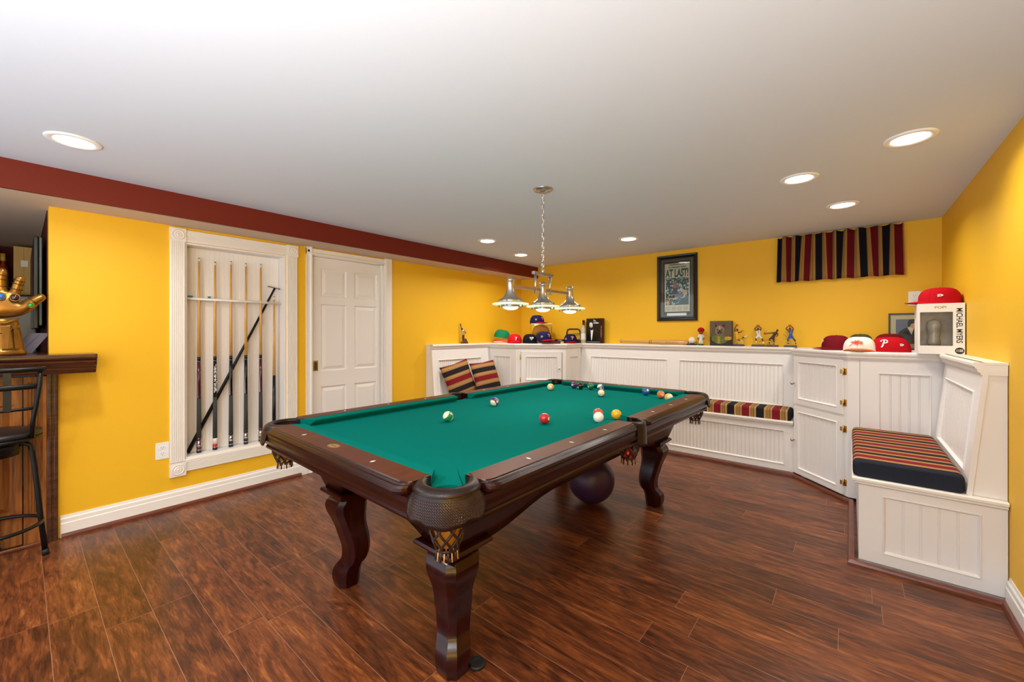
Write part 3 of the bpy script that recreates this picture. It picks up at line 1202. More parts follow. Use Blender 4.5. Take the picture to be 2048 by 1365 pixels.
# ---- back bench
bb = thing('storage_bench', 'long white beadboard bench on the back wall with a striped cushion', 'bench', (-1.5, YB, 0))
b = rel(MB(), -1.5, YB)
panel(b, frame((-2.68, 4.40, 0.026), (1, 0, 0), (0, 0, 1)), 2.295, 0.414, [(0.09, 1.08, 0.055, 0.365), (1.19, 2.225, 0.055, 0.365)], pitch=0.034)
b.box((-2.68, 4.42, 0), (-0.39, 4.77, 0.024), 'white_paint')
b.build('base', bb)
b = rel(MB(), -1.5, YB)
b.box((-2.68, 4.40, 0.441), (-0.389, 4.77, 0.48), 'trim_white')
b.prism([(-2.68, 4.40, 0.441), (-2.68, 4.385, .441), (-2.68, 4.372, 0.450), (-2.68, 4.385, 0.458), (-2.68, 4.366, 0.464), (-2.68, 4.366, 0.476), (-2.68, 4.372, 0.481), (-2.68, 4.40, 0.481)], (2.291, 0, 0), 'trim_white')
b.build('seat_board', bb)
b = rel(MB(), -1.5, YB)
panel(b, frame((-2.699, 4.63, 0.481), (1, 0, 0), (0, 0.05, 0.59)), 2.309, 0.605, [(0.139, 1.109, 0.09, 0.49), (1.239, 2.209, 0.09, 0.49)], pitch=0.034)
b.build('backrest', bb)

# ---- right corner cabinet
rc = thing('corner_cabinet', 'tall white corner cabinet with two beadboard doors under the caps', 'cabinet', (0.1, 4.4, 0))
b = rel(MB(), 0.1, 4.4)
A2 = Vector((-0.375, 4.394, 0)); B2 = Vector((-0.012, 4.003, 0))
dv2 = B2 - A2; dl2 = dv2.length
b.box((-0.375, 4.40, 0.026), (-0.357, 4.77, HB - .013), 'white_paint')
T0 = b.T.copy()
b.T = T0 @ frame(A2 + Vector((0, 0, 0.026)), dv2, (0, 0, 1))
Hc = HB - .039
b.box((0, 0, -0.018), (0.016, Hc, 0), 'white_paint')
b.box((dl2 - 0.036, 0, -0.018), (dl2, Hc, 0), 'white_paint')
for v0, v1 in ((0, 0.03), (0.60, 0.63), (Hc - 0.03, Hc)):
    b.box((0.016, v0, -0.018), (dl2 - 0.036, v1, 0), 'white_paint')
b.T = T0
b.box((-0.012, 4.003, 0.026), (0.056, 4.021, HB - .013), 'white_paint')
panel(b, frame((0.058, 4.000, 0.026), (1, 0, 0), (0, 0, 1)), 0.455, Hc, [(0.10, 0.375, 0.515, 0.955)], pitch=0.05)
b.box((-0.33, 4.38, 0.0), (0.56, 4.77, 0.025), 'white_paint')
b.build('body', rc)
FD = frame(A2 + Vector((-0.1, -4.4, 0.026)), dv2, (0, 0, 1))
for (v0, v1, kz, nm) in ((0.622, 1.040, 0.80, 'u'), (0.012, 0.602, 0.30, 'l')):
    b = MB(); b.T = FD
    Wp = dl2 - 0.040
    panel(b, frame((0.008, v0, 0.019), (1, 0, 0), (0, 1, 0)), Wp, v1 - v0, [(0.045, Wp - 0.045, 0.045, v1 - v0 - 0.045)], t=0.018, pitch=0.05)
    dr = b.build('door', rc, bevel=0.003)
    b = MB(); b.T = FD
    b.lathe([(0.005, 0.019), (0.005, 0.032), (0.013, 0.038), (0.015, 0.045), (0.010, 0.051), (0.001, 0.053)], 'nickel', (0.016, kz, 0), seg=14)
    b.build('knob', dr)
    for z in (v0 + 0.09, v1 - 0.09):
        b = MB(); b.T = FD
        b.box((dl2 - 0.031, z - 0.024, 0.0005), (dl2 - 0.010, z + 0.024, 0.0035), 'brass')
        b.tube([(dl2 - 0.029, z - 0.028, 0.010), (dl2 - 0.029, z + 0.028, 0.010)], 0.004, 'brass', seg=8)
        b.box((dl2 - 0.046, z - 0.016, 0.0192), (dl2 - 0.031, z + 0.016, 0.0215), 'brass')
        b.build('hinge', dr)

# ---- right bench
rb = thing('storage_bench', 'white bench on the right wall with bright end panel facing the room', 'bench', (XR, 3.45, 0))
b = rel(MB(), XR, 3.45)
panel(b, frame((0.038, 2.96, 0.026), (1, 0, 0), (0, 0, 1)), 0.5335, 0.414, [(0.095, 0.452, 0.058, 0.372)], pitch=0.06, gd=0.0022)
b.box((0.036, 2.979, 0.0), (0.054, 3.975, 0.44), 'white_paint')
b.box((0.055, 2.979, 0.0), (0.565, 3.975, 0.02), 'white_paint')
b.build('base', rb)
b = rel(MB(), XR, 3.45)
ns = [(0.0, 0.441), (0.006, 0.441), (0.018, 0.449), (0.010, 0.458), (0.028, 0.464), (0.028, 0.476), (0.022, 0.481), (0.0, 0.481)]
b.sweep(ns, [(0.036, 3.975), (0.036, 2.96), (XR - 0.004, 2.96)], 'trim_white')
b.box((0.036, 2.96, 0.441), (XR - 0.003, 3.975, 0.481), 'trim_white')
b.build('seat_board', rb)
b = rel(MB(), XR, 3.45)
panel(b, frame((0.440, 3.975, 0.482), (0, -1, 0), (0.052, 0, 0.59)), 1.012, 0.605, [(0.09, 0.90, 0.09, 0.50)], t=0.02, pitch=0.05, gd=0.007)
b.box((0.487, 2.9625, 1.070), (XR - .003, 2.985, 1.1195), 'white_paint')
b.prism([(0.462, 2.970, .482), (XR - .003, 2.970, .482), (XR - .003, 2.970, 1.118), (0.515, 2.970, 1.118)], (0, 0.018, 0), 'white_paint')
b.build('backrest', rb)


# ---- cushions
def cushion(name, x0, x1, y0, y1, z0, z1, label, stripe_axis, m='stripe_cushion', end_navy=False, r=0.028, off=0.0):
    b = MB()
    nx = 24; 
    prof = []
    K = 6
    # rounded-section loft along y (length) with cross section in x,z
    def sect(w0, w1, h0, h1, rr):
        pts = []
        for cx_, cz_, a0 in ((w1 - rr, h1 - rr, 0), (w0 + rr, h1 - rr, 90), (w0 + rr * .5, h0 + rr * .5, 180), (w1 - rr * .5, h0 + rr * .5, 270)):
            q = rr if a0 < 180 else rr * .5
            for i in range(K):
                a = math.radians(a0 + 90 * i / (K - 1))
                pts.append((cx_ + q * math.cos(a), cz_ + q * math.sin(a)))
        return pts
    rings = []
    for t, s in ((0, 0.016), (0.006, 0.006), (0.016, 0.001), (0.03, 0)):
        rings.append((y0 + t, s))
    for k in range(1, 12):
        rings.append((y0 + 0.03 + (y1 - y0 - 0.06) * k / 12, -0.0012 * math.sin(k * 1.3)))
    for t, s in ((0.03, 0), (0.016, 0.001), (0.006, 0.006), (0, 0.016)):
        rings.append((y1 - t, s))
    R = []
    for y, s in rings:
        R.append([(x, y, z) for x, z in sect(x0 + s, x1 - s, z0, z1 - s * .9, r)])
    b.rings(R, m, smooth=True)
    ax = stripe_axis
    if end_navy:
        for f in b.bm.faces:
            c = f.calc_center_median()
            if c.y < y0 + 0.02:
                f.material_index = b.slot('navy_cushion')
    o_ = b.build(name, uvfn=lambda v, f: ((v.co.x if ax == 'x' else v.co.y) + off, v.co.z))
    return tag(o_, label, 'cushion')


cushion('seat_cushion', -2.64, -0.405, 4.384, 4.628, 0.482, 0.575, 'long cushion with broad red, tan and black stripes on the back bench', 'x', off=0.06)
cushion('seat_cushion', 0.012, 0.437, 2.955, 3.965, 0.483, 0.575, 'narrow striped cushion with plain navy end on the right bench', 'y', m='stripe_seat', end_navy=True, off=0.0)


def pillow(name, c, yaw, tilt, roll, w, label, group):
    b = MB()
    N = 14
    top = []
    for side in (1, -1):
        g = []
        for i in range(N + 1):
            row = []
            for j in range(N + 1):
                u, v = i / N * 2 - 1, j / N * 2 - 1
                h = 0.062 * ((1 - u * u) * (1 - v * v)) ** 0.45
                pin = 1 - 0.07 * (1 - abs(u)) ** 1 * abs(v) ** 4
                pin2 = 1 - 0.07 * (1 - abs(v)) ** 1 * abs(u) ** 4
                row.append(b.v((u * w / 2 * pin2, v * w / 2 * pin, side * h)))
            g.append(row)
        for i in range(N):
            for j in range(N):
                b.f([g[i][j], g[i + 1][j], g[i + 1][j + 1], g[i][j + 1]], 'stripe_pillow', True)
    bmesh.ops.remove_doubles(b.bm, verts=b.bm.verts, dist=0.0005)
    o_ = b.build(name, uvfn=lambda v, f: (v.co.y + w / 2, v.co.x))
    o_.matrix_world = Matrix.Translation(c) @ Matrix.Rotation(yaw, 4, 'Z') @ Matrix.Rotation(tilt, 4, 'X') @ Matrix.Rotation(roll, 4, 'Z')
    return tag(o_, label, 'pillow')


pillow('throw_pillow', (-3.555, 3.315, 0.716), PI / 2 - .15, math.radians(74), math.radians(13), 0.41, 'striped throw pillow at left, tucked behind its twin', None)
pillow('throw_pillow', (-3.45, 3.670, 0.712), PI / 2 - .05, math.radians(70), math.radians(4), 0.42, 'striped throw pillow at right, overlapping the tilted one', None)
#@@NEXT@@

# ================================================================== POOL TABLE
TT = -0.0217
TO = Vector((-1.5466, 2.0327))
TZ = 0.825         # rail top
BED = 0.789
def tw(x, y):
    return (TO.x + x * math.cos(TT) - y * math.sin(TT), TO.y + x * math.sin(TT) + y * math.cos(TT))


table = thing('pool_table', 'mahogany pool table with green felt and leather drop pockets', 'pool table', (TO.x, TO.y, 0), TT)
FX, FY = 0.627, 1.190       # feather lines
CX, CY = 0.618, 1.178       # corner pocket centres
SX = 0.672                  # side pocket centres
RI, RO = 0.062, 0.108


def arc(cx_, cy_, r, a0, a1, n=10):
    return [(cx_ + r * math.cos(math.radians(a0 + (a1 - a0) * i / n)), cy_ + r * math.sin(math.radians(a0 + (a1 - a0) * i / n))) for i in range(n + 1)]


# bed cloth with pocket cut-outs (polygon walked anticlockwise)
def sgn(p, sx, sy):
    return (p[0] * sx, p[1] * sy)


b = MB()
q1 = [(FX, 0.055)] + [(FX, CY - 0.055)] + arc(CX + .005, CY + .005, 0.058, -75, -195, 8) + [(CX - 0.055, FY)]
side_r = arc(SX + .004, 0, 0.056, 112, 248, 8)   # opens towards -x
quad = {}
pts = []
Q = q1
pts += [(x, y) for x, y in q1]
pts += [(-x, y) for x, y in q1[::-1]]
pts += [(x, y) for x, y in [(-p[0], p[1]) for p in side_r[0:]]]
pts += [(-x, -y) for x, y in q1]
pts += [(x, -y) for x, y in q1[::-1]]
pts += [(p[0], -p[1]) for p in side_r]
# remove consecutive near-duplicates, build as fan of strips about the centre line
cl = []
for p in pts:
    if not cl or (abs(p[0] - cl[-1][0]) + abs(p[1] - cl[-1][1])) > 1e-4:
        cl.append(p)
c0 = b.v((0, 0, BED))
vb = [b.v((p[0], p[1], BED)) for p in cl]
# split around in 12 local fans for clean triangles
inner = [b.v((max(-0.45, min(0.45, p[0])), max(-1.0, min(1.0, p[1])), BED)) for p in cl]
for i in range(len(vb)):
    j = (i + 1) % len(vb)
    b.f([vb[i], vb[j], inner[j], inner[i]], 'felt')
b.prism([(-0.45, -1.0, BED - .02), (0.45, -1.0, BED - .02), (0.45, 1.0, BED - .02), (-0.45, 1.0, BED - .02)], (0, 0, 0.02), 'felt')
# slate edge dropping into the pockets
lo = [b.v((p[0], p[1], BED - 0.03)) for p in cl]
for i in range(len(vb)):
    j = (i + 1) % len(vb)
    b.f([vb[i], vb[j], lo[j], lo[i]], 'felt')
bmesh.ops.remove_doubles(b.bm, verts=b.bm.verts, dist=0.0003)
b.build('bed_cloth', table, recalc=False)

# cushions and wooden top rails: six of each
def cushion_rail(fixed, a0, a1, axis, sgn_, cut0, cut1):
    """cushion: feather line at fixed, running a0..a1"""
    sec = [(0.0, TZ - 0.001, 0), (-0.047, TZ - 0.001, 1), (-0.052, TZ - 0.005, 1.1), (-0.050, TZ - 0.011, 1.05), (-0.028, BED - 0.0, .6), (0.004, BED - 0.0, 0)]
    b = MB()
    rings = []
    for end in (0, 1):
        ring = []
        for off, z, k in sec:
            al = (a0 + cut0 * k) if end == 0 else (a1 - cut1 * k)
            if axis == 'y':
                ring.append((sgn_ * (fixed + off), al, z))
            else:
                ring.append((al, sgn_ * (fixed + off), z))
        rings.append(ring)
    b.rings(rings, 'felt', smooth=False)
    return b.build('cushion', table, bevel=0.0)


for s in (-1, 1):
    for t in (-1, 1):
        a, c = 0.062, CY - 0.062
        if t > 0:
            cushion_rail(FX, a, c, 'y', s, 0.018, 0.048)
        else:
            cushion_rail(FX, -c, -a, 'y', s, 0.048, 0.018)
    cushion_rail(FY, -(CX - 0.062), CX - 0.062, 'x', s, 0.048, 0.048)

OX, OY = 0.716, 1.279        # where the flat of the rail ends
def wood_rail(path_len0, path_len1, fixed, of, axis, sgn_, corner0, corner1):
    # top rail: flat, then a stepped rounded nosing; ends are rounded in plan
    prof = [(0.0, TZ), (of - fixed, TZ), (of - fixed + 0.004, TZ - 0.003), (of - fixed + 0.010, TZ - 0.003), (of - fixed + 0.015, TZ - 0.008), (of - fixed + 0.021, TZ - 0.009),
            (of - fixed + 0.028, TZ - 0.016), (of - fixed + 0.030, TZ - 0.025), (of - fixed + 0.025, TZ - 0.034), (of - fixed + 0.012, TZ - 0.038), (0.0, TZ - 0.038)]
    b = MB()
    rings = []
    R0 = 0.045
    for (al, k) in ([(path_len0 + R0 * (1 - math.cos(math.radians(t))), math.sin(math.radians(t))) for t in (0, 20, 40, 60, 80, 90)] +
                    [(path_len1 - R0 * (1 - math.cos(math.radians(t))), math.sin(math.radians(t))) for t in (90, 80, 60, 40, 20, 0)]):
        ring = []
        for off, z in prof:
            wmax = of - fixed + 0.030
            # outer edge pulled in towards the ends
            lim = wmax - R0 * (1 - k)
            o2 = off if off <= 0.02 else 0.02 + (off - 0.02) * (lim - 0.02) / (wmax - 0.02)
            ring.append((sgn_ * (fixed + o2), al, z) if axis == 'y' else (al, sgn_ * (fixed + o2), z))
        rings.append(ring)
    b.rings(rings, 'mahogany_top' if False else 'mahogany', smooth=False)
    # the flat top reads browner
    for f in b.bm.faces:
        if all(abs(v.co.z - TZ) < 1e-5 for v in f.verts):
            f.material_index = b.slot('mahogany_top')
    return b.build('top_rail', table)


sights = []
for s in (-1, 1):
    for t in (-1, 1):
        lo_, hi_ = (0.052, 1.112) if t > 0 else (-1.112, -0.052)
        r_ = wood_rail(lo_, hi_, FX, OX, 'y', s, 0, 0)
        for k in (1, 2, 3):
            b = MB()
            x, y = s * 0.676, t * 0.2838 * k
            b.poly([(x - 0.012, y), (x, y - 0.006), (x + 0.012, y), (x, y + 0.006)], 'pearl', Matrix.Translation((0, 0, TZ)), 0.0006)
            b.build('sight', r_)
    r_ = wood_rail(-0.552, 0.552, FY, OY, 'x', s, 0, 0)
    for k in ((-1, 1) if s < 0 else (-1, 0, 1)):
        b = MB()
        x, y = 0.2838 * k, s * 1.236
        b.poly([(x, y - 0.012), (x + 0.006, y), (x, y + 0.012), (x - 0.006, y)], 'pearl', Matrix.Translation((0, 0, TZ)), 0.0006)
        b.build('sight', r_)
    if s < 0:
        b = MB()
        Mx = Matrix.Translation((-0.012, -1.234, TZ))
        b.ell((0, 0), 0.034, 0.021, 'gold_print', Mx, 0.0004, n=32)
        b.ell((0, 0), 0.0315, 0.0185, 'mahogany_top', Mx, 0.0005, n=32)
        b.ell((0, 0), 0.0295, 0.0170, 'gold_print', Mx, 0.0006, n=32)
        b.poly([(-0.018, -0.002), (0.018, -0.002), (0.018, 0.002), (-0.018, 0.002)], 'mahogany_top', Mx, 0.0009)
        tag(b.build('maker_emblem', r_), 'oval gold maker emblem')

# apron (rail blind) under the rails
def octo(x, y, c):
    return [(x - c, -y), (x, -y + c), (x, y - c), (x - c, y), (-x + c, y), (-x, y - c), (-x, -y + c), (-x + c, -y)]


b = MB()
blind = [(0.0, 0.788), (0.0, 0.770), (-0.002, 0.755), (-0.010, 0.738), (-0.016, 0.728), (-0.012, 0.722), (-0.013, 0.714), (-0.022, 0.708), (-0.055, 0.706), (-0.055, 0.788)]
b.sweep(blind, octo(0.728, 1.291, 0.10), 'mahogany', closed=True)
b.build('apron', table)

# cabinet: four leaning side boards with arched lower edges
b = MB()
cxT, cyT = 0.560, 1.125
cxB, cyB = 0.478, 1.042
def lowz(a, A):
    k = abs(a) / A
    t = min(1, max(0, (k - 0.42) / 0.40))
    t = t * t * (3 - 2 * t)
    return 0.556 - 0.081 * t


def side(axis, s):
    A_t, A_b = (cyT, cyB) if axis == 'y' else (cxT, cxB)
    d_t, d_b = (cxT, cxB) if axis == 'y' else (cyT, cyB)
    NS = 28
    tops, bots, topi, boti = [], [], [], []
    cols = []
    for i in range(NS + 1):
        a = -1 + 2 * i / NS
        zl = lowz(a, 1.0)
        col = []
        for j in range(5):
            z = 0.706 + (zl - 0.706) * j / 4
            k = (0.706 - z) / (0.706 - 0.475)
            kk = k
            d = d_t + (d_b - d_t) * kk
            al = a * (A_t + (A_b - A_t) * kk)
            col.append((al, d, z))
        cols.append(col)
    def P(al, d, z):
        return (s * d, al, z) if axis == 'y' else (al, s * d, z)
    V = [[b.v(P(*p)) for p in col] for col in cols]
    VI = [[b.v(P(p[0] * 0.985, p[1] - 0.03, p[2])) for p in col] for col in cols]
    for i in range(NS):
        for j in range(4):
            b.f([V[i][j], V[i + 1][j], V[i + 1][j + 1], V[i][j + 1]], 'mahogany', True)
            b.f([VI[i][j], VI[i + 1][j], VI[i + 1][j + 1], VI[i][j + 1]], 'mahogany')
        b.f([V[i][4], V[i + 1][4], VI[i + 1][4], VI[i][4]], 'mahogany')
        b.f([V[i][0], V[i + 1][0], VI[i + 1][0], VI[i][0]], 'mahogany')


for s in (-1, 1):
    side('y', s)
    side('x', s)
b.box((-0.52, -1.08, 0.62), (0.52, 1.08, 0.70), 'mahogany')
b.box((-0.552, -1.118, 0.701), (0.552, 1.118, 0.765), 'mahogany')
b.build('cabinet_frame', table)

# legs with their square mouldings
LEG = [  # z, outward shift, half width, chamfer share
    (0.000, 0.012, 0.046, .46), (0.006, 0.018, 0.052, .46), (0.040, 0.020, 0.058, .46), (0.080, 0.016, 0.060, .46), (0.105, 0.006, 0.057, .44),
    (0.130, -0.014, 0.055, .40), (0.160, -0.022, 0.056, .38), (0.200, -0.022, 0.058, .36), (0.250, -0.012, 0.062, .36), (0.300, 0.000, 0.064, .36),
    (0.340, 0.010, 0.070, .34), (0.380, 0.018, 0.079, .32), (0.415, 0.020, 0.083, .32), (0.445, 0.008, 0.080, .30), (0.462, -0.004, 0.074, .30)]
for sx in (-1, 1):
    for sy in (-1, 1):
        b = MB()
        rings = []
        bx, by = 0.395, 0.962
        LI = []
        for q in range(len(LEG) - 1):
            p0, p1, p2, p3 = LEG[max(q - 1, 0)], LEG[q], LEG[q + 1], LEG[min(q + 2, len(LEG) - 1)]
            for t in (0, .33, .67):
                LI.append(tuple(.5 * (2 * p1[i] + (p2[i] - p0[i]) * t + (2 * p0[i] - 5 * p1[i] + 4 * p2[i] - p3[i]) * t * t + (3 * p1[i] - p0[i] - 3 * p2[i] + p3[i]) * t ** 3) if i else p1[0] + (p2[0] - p1[0]) * t for i in range(4)))
        LI.append(LEG[-1])
        for z, sh, h, cf in LI:
            cx_, cy_ = bx + sh * .8, by + sh * .8
            c = h * cf
            P8 = [(h - c, -h), (h, -h + c), (h, h - c), (h - c, h), (-h + c, h), (-h, h - c), (-h, -h + c), (-h + c, -h)]
            rings.append([((cx_ + p[0]) * sx, (cy_ + p[1]) * sy, z) for p in P8])
        b.rings(rings, 'mahogany_leg', smooth=True)
        lg = b.build('leg', table)
        lg.data.set_sharp_from_angle(angle=math.radians(32))
        b = MB()
        h = 0.106
        rr = []
        for dh, z in ((-0.014, 0.462), (-0.010, 0.470), (0.0, 0.474), (0.003, 0.482), (-0.002, 0.490), (-0.012, 0.494)):
            H_ = h + dh
            rr.append([((bx + p[0] * H_) * sx, (by + p[1] * H_) * sy, z) for p in ((1, -1), (1, 1), (-1, 1), (-1, -1))])
        b.rings(rr, 'mahogany_leg', smooth=False)
        b.build('leg_moulding', lg)


# pockets
def pocket(cx_, cy_, ang, ri, ro, half, corner, balls=()):
    """ang = direction pointing out of the table (degrees)"""
    T = Matrix.Translation((cx_, cy_, 0)) @ Matrix.Rotation(math.radians(ang - 90), 4, 'Z')   # local +y = outward
    rm, rt = (ri + ro) / 2, (ro - ri) / 2
    b = MB(); b.T = T
    # rim: half ring of padded leather
    path = []
    a0, a1 = (-38, 218) if corner else (-18, 198)
    rings = []
    n = 22
    for i in range(n + 1):
        a = math.radians(a0 + (a1 - a0) * i / n)
        ww = rt * (1.0 if 2 < i < n - 2 else (0.8 if 0 < i < n else 0.6))
        ring = []
        for k in range(10):
            th = 2 * PI * k / 10
            rad = rm + ww * math.cos(th)
            z = TZ - 0.009 + 0.011 * math.sin(th) * (1.0 if math.sin(th) > 0 else 1.3) - 0.008 * max(0, math.cos(th))
            yy = rad * math.sin(a)
            xx = rad * math.cos(a)
            ring.append((xx * 1.0, yy, z))
        rings.append(ring)
    b.rings(rings, 'leather', smooth=True)
    # inner leather throat
    rings = []
    for z, r in ((TZ - 0.002, ri + 0.004), (BED, ri + 0.001), (BED - 0.04, ri), (0.70, ri - 0.006)):
        rings.append([((r) * math.cos(math.radians(-30 + 240 * i / 20)), r * math.sin(math.radians(-30 + 240 * i / 20)), z) for i in range(21)])
    b.rings(rings, 'leather', closed=False, cap=False, smooth=True)
    pk = b.build('pocket', table, recalc=True)
    # flap hanging outside
    b = MB(); b.T = T
    K, J = 36, 8
    ztop = TZ - 0.016
    hw = half
    V, U = [], []
    for i in range(K + 1):
        s = -1 + 2 * i / K
        a = math.radians(90 - s * (66 if corner else 40))
        if corner:
            # scalloped hem: shallow at the sides, lobe in the middle
            m_ = abs(s)
            hem = 0.086 if m_ < 0.2 else (0.086 - 0.014 * (m_ - .2) / .3 if m_ < .5 else (0.072 + 0.003 * math.sin((m_ - .5) / .5 * PI)))
            if m_ > 0.86:
                hem -= 0.03 * ((m_ - 0.86) / 0.14) ** 2
            hem += 0.0022 * math.cos(s * PI * 5)
        else:
            hem = 0.105 - (0.02 * ((abs(s) - 0.8) / 0.2) ** 2 if abs(s) > 0.8 else 0)
        colv, colu = [], []
        for j in range(J + 1):
            t = j / J
            rad = ro - 0.002 + (0.010 * math.sin(min(1, t * 1.6) * PI / 2) + 0.004 * t) * (1 if corner else .3) + (0.007 * t * abs(s) ** 1.5 if corner else 0)
            colv.append((rad * math.cos(a) * (1.02 if corner else 1), rad * math.sin(a), ztop - hem * t))
            colu.append((rad * (math.radians(90) - a), hem * t))
        V.append(colv); U.append(colu)
    G = [[b.v(p) for p in c] for c in V]
    GI = [[b.v((p[0] * 0.965, p[1] * 0.965, p[2])) for p in c] for c in V]
    uvs = {}
    for i in range(K + 1):
        for j in range(J + 1):
            uvs[G[i][j]] = U[i][j]; uvs[GI[i][j]] = U[i][j]
    for i in range(K):
        for j in range(J):
            edge = (j == J - 1 or i in (0, K - 1) or j == 0)
            mm = 'leather' if (edge or not corner) else 'leather_weave'
            b.f([G[i][j], G[i + 1][j], G[i + 1][j + 1], G[i][j + 1]], mm, True)
            b.f([GI[i][j], GI[i + 1][j], GI[i + 1][j + 1], GI[i][j + 1]], 'leather', True)
        b.f([G[i][J], G[i + 1][J], GI[i + 1][J], GI[i][J]], 'leather')
    for i in (0, K):
        for j in range(J):
            b.f([G[i][j], G[i][j + 1], GI[i][j + 1], GI[i][j]], 'leather')
    b.build('pocket_flap', pk, uvfn=lambda v, f: uvs.get(v, (0, 0)))
    # net of leather straps
    b = MB(); b.T = T
    if corner:
        yo = 0.018
    else:
        yo = -0.012
    def rz(t):   # t 0 top .. 1 bottom
        z = 0.738 - 0.142 * t
        r = 0.054 - 0.004 * t if t < .45 else (0.0522 - 0.020 * ((t - .45) / .33) if t < .78 else 0.0322 + 0.003 * ((t - .78) / .22))
        return r, z
    N = 8
    for k in range(N):
        for dirn in (-1, 1):
            pts_ = []
            for j in range(13):
                t = j / 12 * .78
                r, z = rz(t)
                a = 2 * PI * (k / N) + dirn * 0.35 * math.asin(math.sin(t / .78 * PI * 1.5)) 
                pts_.append((r * math.cos(a), yo + r * math.sin(a), z))
            b.tube(pts_, 0.0042, 'net_leather', seg=5)
            pts2 = [(p[0] * 0.995, yo + (p[1] - yo) * .995, p[2]) for p in pts_]
    # fringe collar
    r0, z0 = rz(.78); r1, z1 = rz(1.0)
    for k in range(18):
        a = 2 * PI * k / 18
        b.tube([(r0 * math.cos(a), yo + r0 * math.sin(a), z0), (r0 * 1.04 * math.cos(a), yo + r0 * 1.04 * math.sin(a), (z0 + z1) / 2), (r1 * math.cos(a), yo + r1 * math.sin(a), z1)], 0.0036 if k % 2 else 0.0022, 'net_leather' if k % 2 else 'net_edge', seg=5)
    b.lathe([(r0 + .004, z0 + .004), (r0 + .006, z0), (r0 + .003, z0 - .004)], 'net_leather', (0, yo, 0), seg=18, cap=False)
    net = b.build('pocket_net', pk)
    b = MB(); b.T = T
    for k in range(N):
        for dirn in (-1, 1):
            pts_ = []
            for j in range(13):
                t = j / 12 * .78
                r, z = rz(t)
                a = 2 * PI * (k / N) + dirn * 0.35 * math.asin(math.sin(t / .78 * PI * 1.5)) + dirn * 0.055
                pts_.append(((r - .002) * math.cos(a), yo + (r - .002) * math.sin(a), z))
            b.tube(pts_, 0.0016, 'net_edge', seg=4)
    tag(b.build('net_lacing', pk), 'tan edge of the net straps')
    if not balls:
        b = MB(); b.T = T
        b.lathe([(rz(t)[0] - .012, rz(t)[1]) for t in (0, .2, .4, .6, .75)], 'net_liner', (0, yo, 0), seg=18, cap=False)
        b.build('pocket_liner', pk)
    return T, yo


PK = []
for sx in (-1, 1):
    for sy in (-1, 1):
        ang = math.degrees(math.atan2(sy, sx))
        PK.append(pocket(CX * sx, CY * sy, ang, RI, RO, 0.1, True, balls=(1,) if (sx, sy) == (1, 1) else ()))
    PK.append(pocket(SX * sx, 0, 0 if sx > 0 else 180, 0.052, 0.078, 0.05, False, balls=(1,) if sx > 0 else ()))

# black castor cup lying by the near leg
b = MB()
b.lathe([(0.030, 0), (0.032, 0.002), (0.032, 0.010), (0.026, 0.014), (0.022, 0.010), (0.001, 0.009)], 'rubber', seg=24)
cup = b.build('castor_cup', loc=(*tw(0.463, -0.903), 0.0))
tag(cup, 'flat black castor cup on the floor against the nearest table leg', 'castor cup')

# ================================================================== BALLS
BR = 0.0286
BALLC = {1: (236, 186, 38), 2: (30, 92, 170), 3: (196, 34, 44), 4: (74, 38, 112), 5: (224, 112, 48), 6: (20, 112, 72), 7: (206, 84, 66), 8: (18, 18, 20),
         9: (236, 176, 34), 10: (30, 92, 170), 12: (88, 40, 120), 13: (232, 180, 90), 14: (16, 134, 84), 15: (120, 50, 44), 11: (196, 34, 44)}
for k, c in BALLC.items():
    mat('ball_%d' % k, rgb(*c), 0.10, coat=0.6)
mat('ball_ivory', rgb(240, 230, 196), 0.10, coat=0.6)
mat('cue_ball_white', rgb(246, 244, 236), 0.10, coat=0.6)


def ball(num, x, y, z, rot, label, stripe=False, group='balls on the pool table'):
    b = MB()
    r = BR
    base = 'cue_ball_white' if num == 0 else ('ball_ivory' if stripe else 'ball_%d' % num)
    # fine sphere; stripe = band around local z, number discs on +x / -x
    seg, rg = 40, 30
    b.sphere((0, 0, 0), r, base, seg=seg, rings=rg)
    if stripe:
        for f in b.bm.faces:
            c = f.calc_center_median()
            if abs(c.z) < r * 0.50:
                f.material_index = b.slot('ball_%d' % num)
    if num:
        for s in (-1, 1):
            rings = []
            for rho in (0.0001, 0.0045, 0.0085):
                ring = []
                for k in range(20):
                    a = 2 * PI * k / 20
                    yy, zz = rho * math.cos(a), rho * math.sin(a)
                    xx = math.sqrt(r * r - rho * rho) + 0.00025
                    ring.append((s * xx, yy, zz))
                rings.append(ring)
            b.rings(rings, 'ball_ivory', cap=False, smooth=True)
            def fn(p, s=s):
                xx = math.sqrt(max(0, r * r - p.x ** 2 - p.y ** 2)) + 0.0005 + p.z
                return Vector((s * xx, s * p.x, p.y))
            b.text(str(num), 0.0105, 'ink_black', None, depth=0.0002, bold=0.0002, fn=fn)
    o_ = b.build('billiard_ball' if num else 'cue_ball', recalc=False)
    o_.location = (x, y, z)
    from mathutils import Euler
    o_.rotation_euler = (Euler([math.radians(a) for a in rot[:3]]).to_matrix() @ Matrix.Rotation(math.radians(rot[3] if len(rot) > 3 else 0), 3, 'Z')).to_euler()
    if num in (13, 15) and False:
        pass
    return tag(o_, label, 'ball', group)


bz = BED + BR + 0.0002
def tball(num, x, y, rot, label, stripe=False):
    X, Y = tw(x, y)
    return ball(num, X, Y, bz, rot, label, stripe)


